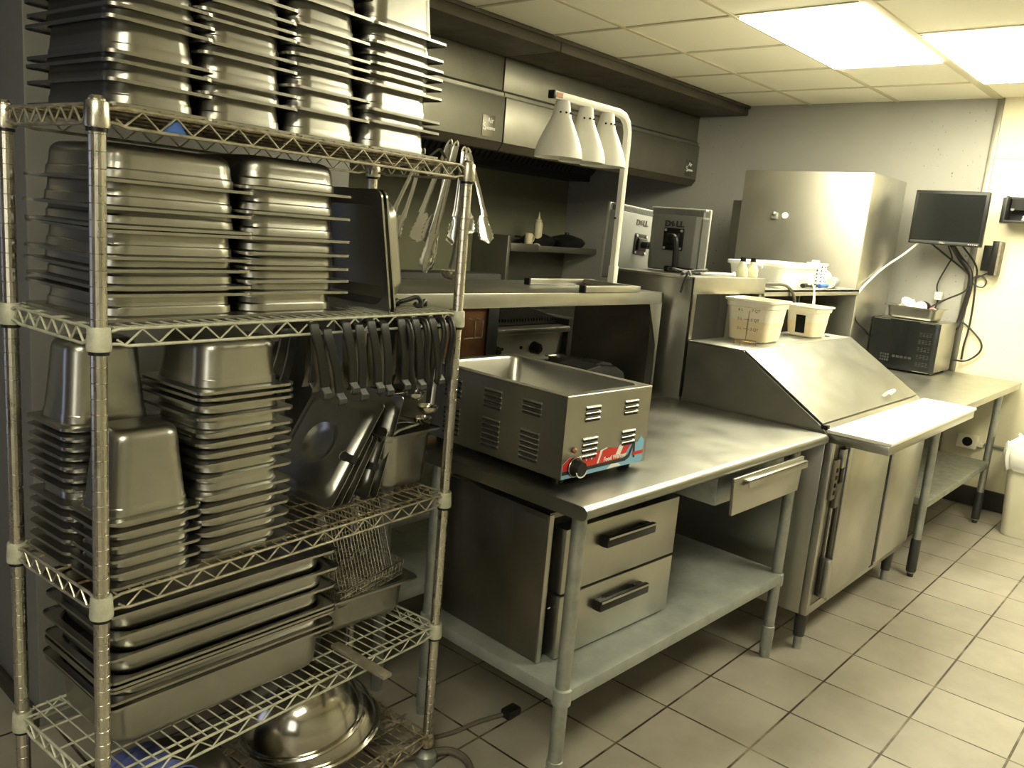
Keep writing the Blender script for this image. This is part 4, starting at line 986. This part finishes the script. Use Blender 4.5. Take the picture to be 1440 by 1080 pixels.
# tubs on the prep refrigerator
def tub(x, y, z, b, tp, h, rz, lab, fill_, label=False, marks=True):
    t = thing('storage_tub', lab, 'tub', (x, y, z), rz)
    m = MB(); q = .018
    R = [rr(b-.01, b-.01, q, 0), rr(b, b, q+.006, .008), rr(tp-.006, tp-.006, q+.01, h*.80), rr(tp-.001, tp-.001, q+.01, h*.82), rr(tp+.001, tp+.001, q+.01, h*.93), rr(tp+.010, tp+.010, q+.016, h*.955), rr(tp+.010, tp+.010, q+.016, h), rr(tp-.006, tp-.006, q+.01, h), rr(tp-.008, tp-.008, q+.01, h*.8), rr(b-.004, b-.004, q, .012)]
    m.loft(R); m.build('tub_wall', 'tub_plastic', t)
    if fill_:
        MB().loft([rr(b+.0004, b+.0004, q+.006, .010), rr(b+(tp-.006-b)*.62+.0006, b+(tp-.006-b)*.62+.0006, q+.008, h*.50)]).build('contents', 'tub_food', t)
    if marks:
        sl = (tp-.006-b)/(h*.8)
        def fx(z_): return -(b+sl*z_)-.0022
        mm = lambda o_, s_: text(s_, .017, 'ink_brown', t, frame((fx(o_[1]), o_[0], o_[1]), (0, -1, 0), (-1, 0, 0)), 'graduation', .0003, False)
        for zf, a1, a2 in ((.30, '3 L', '3 QT'), (.52, '5 L', '5 QT'), (.74, '6 L', '7 QT')):
            mm((.034, zf*h), a1); mm((-.034, zf*h), a2)
            if zf < .7: MB().box(fx(zf*h)-.0004, fx(zf*h)+.002, -.010, .016, zf*h-.0008, zf*h+.0008).build('graduation', 'ink_brown', t)
        MB().prism([(fx(.15*h), .15*h), (fx(.55*h), .55*h), (fx(.55*h)+.001, .55*h), (fx(.15*h)+.001, .15*h)], 'y', -.001, .0008).build('graduation', 'ink_brown', t)
    if label:
        sl = (tp-.006-b)/(h*.8)
        MB().prism([(-(b+sl*.02)-.0018, .02), (-(b+sl*h*.70)-.0018, h*.70), (-(b+sl*h*.70), h*.70), (-(b+sl*.02), .02)], 'y', -.025, .022).build('black_label', 'screen_black', t)
    return t
tub(3.44, 1.605, 1.159, .086, .107, .183, .06, 'white square food tub with brown graduation marks, the larger left one on the prep lid', True)
tub(3.96, 1.585, 1.159, .068, .086, .150, -.06, 'smaller translucent food tub with black label, right on the prep lid', True, True, False)
t = thing('wire_whisk', 'steel wire ladle with twine standing in the smaller tub', 'utensil', (3.99, 1.60, 1.175))
MB().tube([(4.02, 1.58, 1.20), (4.04, 1.60, 1.34), (4.07, 1.63, 1.405), (4.055, 1.66, 1.43), (4.085, 1.67, 1.445), (4.12, 1.68, 1.46)], .004, 6, smooth=4).tube([(4.005, 1.59, 1.20), (4.03, 1.60, 1.33), (4.075, 1.62, 1.40)], .003, 6, smooth=3).tube([(4.05, 1.66, 1.44), (4.03, 1.65, 1.425), (4.045, 1.64, 1.405), (4.07, 1.635, 1.41)], .004, 6, smooth=4).build('wire_handle', 'white_plastic', t, world=True)
t = thing('ticket_spike', 'thin wire ticket spike on three-legged base before the large tub', 'ticket spike', (3.225, 1.535, 1.158))
m = MB(); c0 = Vector((3.235, 1.545, 1.172))
ring_ = [(c0.x+.045*math.cos(q/14*2*PI), c0.y+.045*math.sin(q/14*2*PI), 1.176) for q in range(14)]
m.tube(ring_, .0016, 6, closed=True)
for q in (0, 4, 7, 11): m.tube([ring_[q], (ring_[q][0], ring_[q][1], 1.1585)], .0016, 6)
m.tube([ring_[0], ring_[7]], .0014, 5).tube([c0+Vector((0, 0, .002)), c0+Vector((.0, -.002, .09)), c0+Vector((0, 0, .13))], .0013, 6)
m.build('spike_wire', 'brass_wire', t, world=True)
single('bottle_stopper', MB().box(-.025, .025, -.012, .012, 0, .012, .004), 'monitor_silver', 'small pale clip lying right of the smaller tub', 'clip', (4.10, 1.53, 1.159), .3)

# on the tall cabinet and the side shelf
def jar(x, y, lab):
    t = thing('glass_bottle', lab, 'bottle', (x, y, 1.421), 0, 'small bottles on the pass cabinet')
    MB().lathe([(.001, 0), (.026, 0), (.028, .01), (.028, .035), (.015, .062), (.012, .075), (.001, .076)]).build('bottle_body', 'jar_yellow', t)
    MB().lathe([(.013, .070), (.013, .09), (.001, .091)], n=16).build('cap', 'black_plastic', t)
jar(3.635, 1.80, 'small glass bottle with dark cap, the left one before the white tote')
jar(3.72, 1.79, 'small glass bottle with dark cap, the right one before the white tote')
t = thing('tote_box', 'large white plastic tote on the shelf in front of the refrigerator', 'tote', (4.35, 1.95, 1.368), .08)
m = MB()
R = [rr(.30, .125, .03, 0), rr(.31, .13, .035, .01), rr(.325, .145, .035, .10), rr(.34, .158, .04, .105), rr(.34, .158, .04, .122), rr(.325, .145, .035, .123), rr(.31, .13, .03, .112), rr(.29, .115, .02, .125), rr(.25, .09, .02, .128)]
m.loft(R); m.build('tote_shell', 'white_plastic', t)
for q in (-.348, .348): MB().box(q-.012, q+.012, -.05, .05, .09, .115, .008).build('handle_lip', 'white_plastic', t)
t = thing('utensil_holder', 'white perforated cylinder holder behind the smaller tub on the side shelf', 'holder', (4.62, 1.84, 1.368))
MB().lathe([(.05, 0), (.052, .01), (.052, .125), (.058, .128), (.058, .136), (.048, .136), (.048, .01), (.001, .008)], n=36).build('cylinder', 'white_plastic', t)
s = MB()
for r_ in range(6):
    for q in range(14):
        an = q/14*2*PI+(r_ % 2)*.0; s.cyl((.0495*math.cos(an), .0495*math.sin(an), .02+r_*.019), (.0530*math.cos(an), .0530*math.sin(an), .02+r_*.019), .0042, n=8)
s.build('holes', 'dark_gap', t)
MB().box(-.06, -.0, -.012, .012, .135, .150, .004).build('spoon_end', 'bag_plastic', t)
b = thing('small_bowl', 'upturned white bowl beside the perforated holder', 'bowl', (4.86, 1.90, 1.40))
MB().lathe([(.06, 0), (.058, .02), (.048, .045), (.028, .062), (.001, .066)], n=32).build('bowl_shell', 'white_plastic', b)
b = thing('foil_roll', 'grey tapering tube lying at the end of the side shelf', 'roll', (4.78, 1.80, 1.40))
mt = Matrix.Translation((4.70, 1.785, 1.3995)) @ Matrix.Rotation(.25, 4, 'Z') @ Matrix.Rotation(PI/2, 4, 'Y')
MB().lathe([(.030, 0), (.030, .17), (.024, .175), (.024, .24), (.016, .245), (.016, .29), (.001, .29)], n=24, mt=mt).build('tube_body', 'monitor_grey', b, world=True)
MB().lathe([(.020, -.003), (.027, -.004), (.030, 0)], n=24, mt=mt, cap=True).build('tube_mouth', 'monitor_silver', b, world=True)
b = thing('scoop', 'dark scoop with blue handle end before the perforated holder', 'scoop', (4.50, 1.79, 1.38))
MB().tube([(4.36, 1.80, 1.381), (4.42, 1.79, 1.385), (4.50, 1.79, 1.381)], (.012, .016), 8, smooth=3).build('scoop_body', 'black_plastic', b, world=True)
MB().tube([(4.52, 1.775, 1.383), (4.60, 1.765, 1.388)], (.012, .014), 8).build('handle', 'blue_tag', b, world=True)
# cables on the pass cabinet
cord('power_cable', [(3.10, 1.80, 1.427), (3.2, 1.85, 1.43), (3.30, 1.80, 1.445), (3.35, 1.90, 1.43), (3.25, 1.95, 1.435), (3.15, 1.88, 1.44), (3.28, 1.84, 1.428), (3.40, 1.82, 1.43)], .007, 'cord_black', 'tangled black cable on top of the pass cabinet before the monitors')
cord('data_cable', [(3.30, 1.83, 1.428), (3.42, 1.80, 1.432), (3.52, 1.78, 1.43), (3.60, 1.82, 1.428), (3.68, 1.86, 1.432), (3.76, 1.86, 1.428)], .006, 'cord_white', 'white cable trailing along the top of the pass cabinet')
cord('hanging_cable', [(3.13, 1.78, 1.425), (3.09, 1.765, 1.44), (3.07, 1.77, 1.40), (3.06, 1.775, 1.352)], .005, 'cord_black', 'short black cable hooked over the pass cabinet left edge')
cord('hose_line', [(3.80, 1.90, 1.374), (3.92, 1.78, 1.39), (4.02, 1.74, 1.385), (4.08, 1.72, 1.33), (4.10, 1.715, 1.23), (4.10, 1.71, 1.168)], .008, 'cord_grey', 'grey double cable arching down behind the smaller tub')
cord('pole_cable', [(2.852, 1.972, 1.98), (2.862, 1.975, 1.8), (2.858, 1.975, 1.6), (2.856, 1.975, 1.40), (2.87, 1.98, 1.35)], .006, 'cord_black', 'black cable running down beside the heat lamp post')

# upright refrigerator behind
t = thing('upright_refrigerator', 'tall stainless refrigerator against the grey end wall, pale front with two round magnets', 'refrigerator', (5.5, 2.22, 0))
MB().box(5.2, 5.81, 1.81, 2.64, .12, 2.055, .006).build('cabinet_body', 'steel_counter', t, world=True)
MB().box(5.19, 5.1995, 1.812, 2.638, .14, 2.053, .003).build('side_panel', 'steel_satin', t, world=True)
for x in (5.25, 5.75):
    for y in (1.87, 2.58): MB().cyl((x, y, 0), (x, y, .12), .022).build('leg', 'galvanised', t, world=True)
hk = MB().box(5.180, 5.190, 2.375, 2.415, 1.75, 1.79, .003).sphere((5.178, 2.395, 1.785), .012).build('hook', 'galvanised', t, world=True)
MB().lathe([(.020, 0), (.018, .008), (.001, .010)], n=24, mt=Matrix.Translation((5.19, 2.325, 1.775)) @ Matrix.Rotation(-PI/2, 4, 'Y')).build('magnet', 'white_plastic', t, world=True)
t = thing('folded_panel', 'narrow beige panel standing between the hood end and the refrigerator', 'panel', (5.5, 2.68, 0))
MB().box(5.25, 5.29, 2.665, 2.73, 0, 1.86, .004).box(5.30, 5.33, 2.67, 2.735, 0, 1.84, .004).build('panel_board', 'hood_steel', t, world=True)

# back table with microwave
BZ = .865
t = thing('side_table', 'stainless table with open galvanised shelf in the far corner under the microwave', 'table', (5.2, 1.4, 0))
MB().box(4.30, XE-.04, .985, 1.735, BZ-.038, BZ, .004).build('tabletop', 'steel_counter', t, world=True)
for (x, y) in ((4.364, 1.03), (5.66, 1.03), (4.364, 1.68), (5.66, 1.68)):
    l = MB().cyl((x, y, .02), (x, y, BZ-.038), .0205, n=20).build('leg', 'galvanised', t, world=True)
    MB().lathe([(.0206, .20), (.024, .19), (.024, .03), (.016, .02), (.015, 0), (.001, 0)], (x, y, 0), 20, cap=False).build('foot', 'charcoal', l, world=True)
MB().box(4.385, 5.64, 1.01, 1.70, .365, .40, .003).build('lower_shelf', 'galvanised', t, world=True)
t = thing('microwave_oven', 'black fronted microwave oven on the side table in the corner', 'microwave', (5.74, 1.58, BZ))
MB().box(5.575, 5.98, 1.405, 1.80, BZ+.012, BZ+.325, .008).build('casing', 'steel', t, world=True)
arc = [(1.395+.41*q/12, 5.575-.022*math.sin(q/12*PI)-.006) for q in range(13)]
MB().prism([(x, y) for y, x in arc]+[(5.58, 1.805), (5.58, 1.395)], 'z', BZ+.012, BZ+.325, .002).build('door', 'screen_black', t, world=True)
for z in (BZ+.318, BZ+.013): MB().box(5.552, 5.556, 1.42, 1.79, z, z+.005).build('chrome_line', 'steel', t, world=True)
bt = MB()
for r_ in range(5):
    for q in range(4):
        for e_ in range(3):
            y = 1.435+q*.019; z = BZ+.05+r_*.047+e_*.010
            x = 5.569-.022*math.sin((y-1.395)/.41*PI)-.001
            bt.box(x-.0012, x+.001, y, y+.012, z, z+.0035)
for q in range(5):
    y = 1.53+q*.024; x = 5.569-.022*math.sin((y-1.395)/.41*PI)-.001
    bt.box(x-.0012, x+.001, y, y+.018, BZ+.085, BZ+.10)
for q in range(4):
    for r_ in range(3):
        y = 1.665+q*.015; x = 5.569-.022*math.sin((y-1.395)/.41*PI)-.001
        bt.box(x-.0012, x+.001, y, y+.010, BZ+.055+r_*.018, BZ+.067+r_*.018)
bt.build('keypad', 'charcoal', t, world=True)
for (x, y) in ((5.60, 1.43), (5.60, 1.77), (5.9, 1.43), (5.9, 1.77)): MB().cyl((x, y, BZ), (x, y, BZ+.013), .014).build('foot', 'black_plastic', t, world=True)
TZ = BZ+.326
pan('tray', (5.72, 1.60, TZ+.079), PI/2-.06, True, (0, 0), 'upright food pan of assorted white and red items on top of the microwave')
def blob(name, lab, cat, c, r, sc, mat, rz=0):
    t = MB().sphere((0, 0, 0), r, sc, 20).build(name, mat); t.location = c; t.rotation_euler = (.2, .3, rz); return tag(t, lab, cat, 'items in the pan on the microwave')
def cup(c, r, h, rot, mat, lab):
    o = MB().lathe([(.001, 0), (r*.7, 0), (r, h), (r+.003, h+.002), (r-.003, h), (r*.66, .004), (.001, .004)], n=24).build('cup', mat); o.location = c; o.rotation_euler = rot
    return tag(o, lab, 'cup', 'items in the pan on the microwave')
cup((5.70, 1.665, TZ+.052+.012), .042, .055, (.5, -.5, 0), 'white_plastic', 'white cup leaning at the left end of the pan on the microwave')
cup((5.70, 1.605, TZ+.05+.012), .036, .055, (-.6, -.4, 0), 'bag_plastic', 'white cup tilted in the middle of the pan on the microwave')
cup((5.68, 1.56, TZ+.062+.012), .034, .035, (.2, -1.2, 0), 'white_plastic', 'small white cup on its side in the pan on the microwave')
blob('black_scoop', 'black rounded utensil head right of the white cups on the microwave', 'utensil', (5.73, 1.552, TZ+.082+.012), .038, (1, 1.0, .7), 'black_plastic')
blob('red_lid', 'red plastic lid behind the white cups on the microwave', 'lid', (5.75, 1.66, TZ+.10), .030, (.8, 1, .6), 'red_paint')
blob('pink_cloth', 'small pink cloth at the right end of the pan on the microwave', 'cloth', (5.72, 1.495, TZ+.062+.012), .022, (1.2, 1.1, .5), 'pink_cloth')
cord('black_stick', [(5.72, 1.53, TZ+.08), (5.84, 1.47, TZ+.14), (5.95, 1.40, TZ+.195), (6.02, 1.385, TZ+.235)], .006, 'cord_black', 'black cord rising from the pan on the microwave to the cable bundle')

# wall monitor
t = thing('wall_monitor', 'black flat screen monitor mounted high in the corner above the microwave', 'monitor', (5.83, 1.525, 1.67))
m0 = Matrix.Translation((5.80, 1.525, 1.84)) @ Matrix.Rotation(-.02, 4, 'Z') @ Matrix.Rotation(.0, 4, 'Y')
bz = MB().box(-.006, .030, -.216, .216, -.166, .170, .006, m=m0).build('bezel', 'black_plastic', t, world=True)
MB().box(-.0075, -.005, -.197, .197, -.138, .150, m=m0).build('screen', 'screen_black', t, world=True)
MB().box(-.0085, -.005, -.205, .205, -.162, -.144, .001, m=m0).build('lower_bezel', 'charcoal', t, world=True)
text('DELL', .016, 'monitor_silver', t, m0 @ frame((-.0090, .01, -.153), (0, -1, 0), (-1, 0, 0)), 'logo', .0004)
for q in range(5): MB().box(-.0095, -.008, -.195+q*.012, -.190+q*.012, -.156, -.151, m=m0).build('button', 'sticker_white', t, world=True)
MB().box(.03, .085, -.10, .10, -.1, .1, .01, m=m0).box(.085, .235, -.03, .03, -.03, .03, .004, m=m0).build('wall_bracket', 'black_plastic', t, world=True)

cord('white_cable', [(5.82, 1.68, 1.68), (5.80, 1.75, 1.60), (5.6, 1.80, 1.50), (5.30, 1.79, 1.40), (5.14, 1.775, 1.345), (5.06, 1.765, 1.335)], .007, 'cord_white', 'white cable sagging from the wall monitor to the side shelf')
cord('thin_black_cord', [(5.06, 1.78, 1.30), (5.10, 1.77, 1.24), (5.22, 1.79, 1.17), (5.45, 1.80, 1.10), (5.60, 1.82, 1.05)], .005, 'cord_black', 'thin black cord curving behind the left edge of the microwave')
wx = XE-.03
def K(y, z, x=wx): return (x, y, z)
cord('cable_bundle', [K(1.50, 1.68, 5.9), K(1.47, 1.60), K(1.40, 1.52), K(1.385, 1.42), K(1.395, 1.30), K(1.41, 1.19), K(1.42, 1.15, 6.0)], .016, 'cord_black', 'thick bundle of black cables hanging down the corner from the monitor')
cord('corner_cord', [K(1.44, 1.68, 5.9), K(1.37, 1.56), K(1.355, 1.45), K(1.345, 1.30), K(1.345, 1.15), K(1.355, 1.05), K(1.355, .95)], .006, 'cord_black', 'single black cord hanging straight down right of the bundle')
cord('looped_cord', [K(1.40, 1.20), K(1.34, 1.16), K(1.26, 1.08), K(1.26, 1.01), K(1.33, .945), K(1.42, .95, 5.98), K(1.43, .97, 5.97), K(1.47, 1.0, 5.98), K(1.455, 1.06, 5.99), K(1.41, 1.10, 6.0)], .006, 'cord_black', 'black cord making a wide loop at the right of the microwave')
cord('upper_cord', [K(1.62, 1.68, 5.88), K(1.54, 1.60), K(1.45, 1.54), K(1.40, 1.50)], .006, 'cord_black', 'black cord from under the wall monitor slanting into the bundle')
cord('socket_cord', [K(1.52, 1.67, 5.9), K(1.52, 1.60), K(1.535, 1.56), K(1.58, 1.42), K(1.56, 1.33), K(1.575, 1.22)], .005, 'cord_black', 'black cord ending in a pale connector behind the microwave pan')
single('cable_connector', MB().box(-.018, .018, -.022, .022, -.026, .026, .005), 'cream_plastic', 'pale square cable connector hanging behind the microwave pan', 'connector', K(1.56, 1.345), 0)
cord('small_loop_cord', [K(1.30, 1.52), K(1.35, 1.49), K(1.38, 1.48), K(1.36, 1.44), K(1.31, 1.43), K(1.295, 1.47), K(1.33, 1.50), K(1.37, 1.49)], .0045, 'cord_black', 'thin cord with small loop leading to the black wall device')
# black wall device
t = thing('wall_device', 'black box with worn tan edge on the yellow wall under the wall tray', 'wall device', (6.0, 1.27, 1.62))
MB().box(5.985, XE-.008, 1.265, 1.335, 1.535, 1.695, .004).box(5.965, XE-.008, 1.245, 1.285, 1.51, 1.725, .004).build('case', 'black_plastic', t, world=True)
MB().box(5.955, XE-.008, 1.232, 1.246, 1.512, 1.723, .002).build('edge_strip', 'wood_dirty', t, world=True)
# wall tray holder
t = thing('wall_holder', 'black open wall holder on the yellow wall at the right edge', 'wall holder', (6.0, 1.1, 1.9))
MB().box(XE-.02, XE-.008, .93, 1.29, 1.845, 2.0, .002).box(5.90, XE-.008, 1.235, 1.245, 1.845, 2.0, .002).box(5.90, XE-.008, .93, 1.24, 1.845, 1.853, .002).box(5.98, XE-.008, .93, 1.24, 1.985, 2.0, .002).build('holder_shell', 'charcoal', t, world=True)
MB().box(5.97, 6.0, .93, 1.20, 1.92, 1.93).box(5.975, 5.985, .93, 1.225, 1.93, 1.985).build('inner_plate', 'black_plastic', t, world=True)
MB().cyl((5.99, 1.215, 1.925), (5.975, 1.215, 1.925), .011).build('stud', 'monitor_grey', t, world=True)
MB().box(5.93, 5.96, .99, 1.145, 1.858, 1.868, m=None).prism([(1.145, 1.88), (1.12, 1.90), (1.0, 1.88), (1.0, 1.86), (1.13, 1.865)], 'x', 5.93, 5.935).build('paper', 'sticker_white', t, world=True)
# outlet
t = thing('wall_outlet', 'beige outlet box with large round black socket low on the yellow wall', 'outlet', (6.03, 1.22, .43))
MB().box(5.99, XE-.008, 1.165, 1.285, .385, .475, .005).build('box', 'cream_plastic', t, world=True)
MB().cyl((5.992, 1.22, .430), (5.985, 1.22, .430), .030, n=28).build('socket', 'black_plastic', t, world=True)
MB().box(6.00, XE-.008, 1.13, 1.166, .405, .44, .004).build('conduit_clip', 'cream_plastic', t, world=True)
t = thing('conduit_pipe', 'thin dark pipe running along the foot of the yellow wall behind the bin', 'pipe', (6.03, .8, .4))
MB().cyl((6.035, 1.13, .425), (6.035, -.3, .42), .008).build('pipe', 'galvanised_worn', t, world=True)

# trash bin
t = thing('trash_bin', 'cream plastic trash bin with white liner and red drawstring at the right edge', 'bin', (5.66, .635, 0), 0)
B = [rr(.155, .235, .05, 0, .05, 0), rr(.160, .240, .05, .01, .05, 0), rr(.19, .27, .05, .50, .05, 0), rr(.20, .28, .05, .505, .05, 0), rr(.20, .28, .05, .53, .05, 0), rr(.18, .26, .05, .53, .05, 0), rr(.15, .23, .05, .02, .05, 0)]
MB().loft(B).build('bin_body', 'cream_plastic', t)
m = MB(); rings = []
for q in range(9):
    f = q/8; z = .40+.16*f; e = .010+.012*math.sin(f*PI)+.01*f
    ring_ = []
    for i, p in enumerate(rr(.188+e, .268+e, .055, z, .05, 0, 8)):
        wv = .006*math.sin(i*1.9+f*2)+.004*math.sin(i*3.7)
        ring_.append((p[0]+(p[0]-.05)*wv*2, p[1]+p[1]*wv*2, p[2]+(.012*math.sin(i*1.3) if q > 6 else 0)+(.012*math.sin(i*.9) if q == 0 else 0)))
    rings.append(ring_)
rings.append([(.05+(p[0]-.05)*.88, p[1]*.88, .545) for p in rings[-1]]); rings.append([(.05+(p[0]-.05)*.8, p[1]*.82, .40) for p in rings[-1]])
m.loft(rings, False, True); m.build('bin_liner', 'bag_plastic', t)
m = MB().tube([(p[0]+(p[0]-.05)*.075, p[1]*1.055, .455+.014*math.sin(i*.35)) for i, p in enumerate(rr(.188, .268, .055, 0, .05, 0, 8))], (.009, .0015), 6, closed=True)
m.build('drawstring', 'pink_cloth', t)
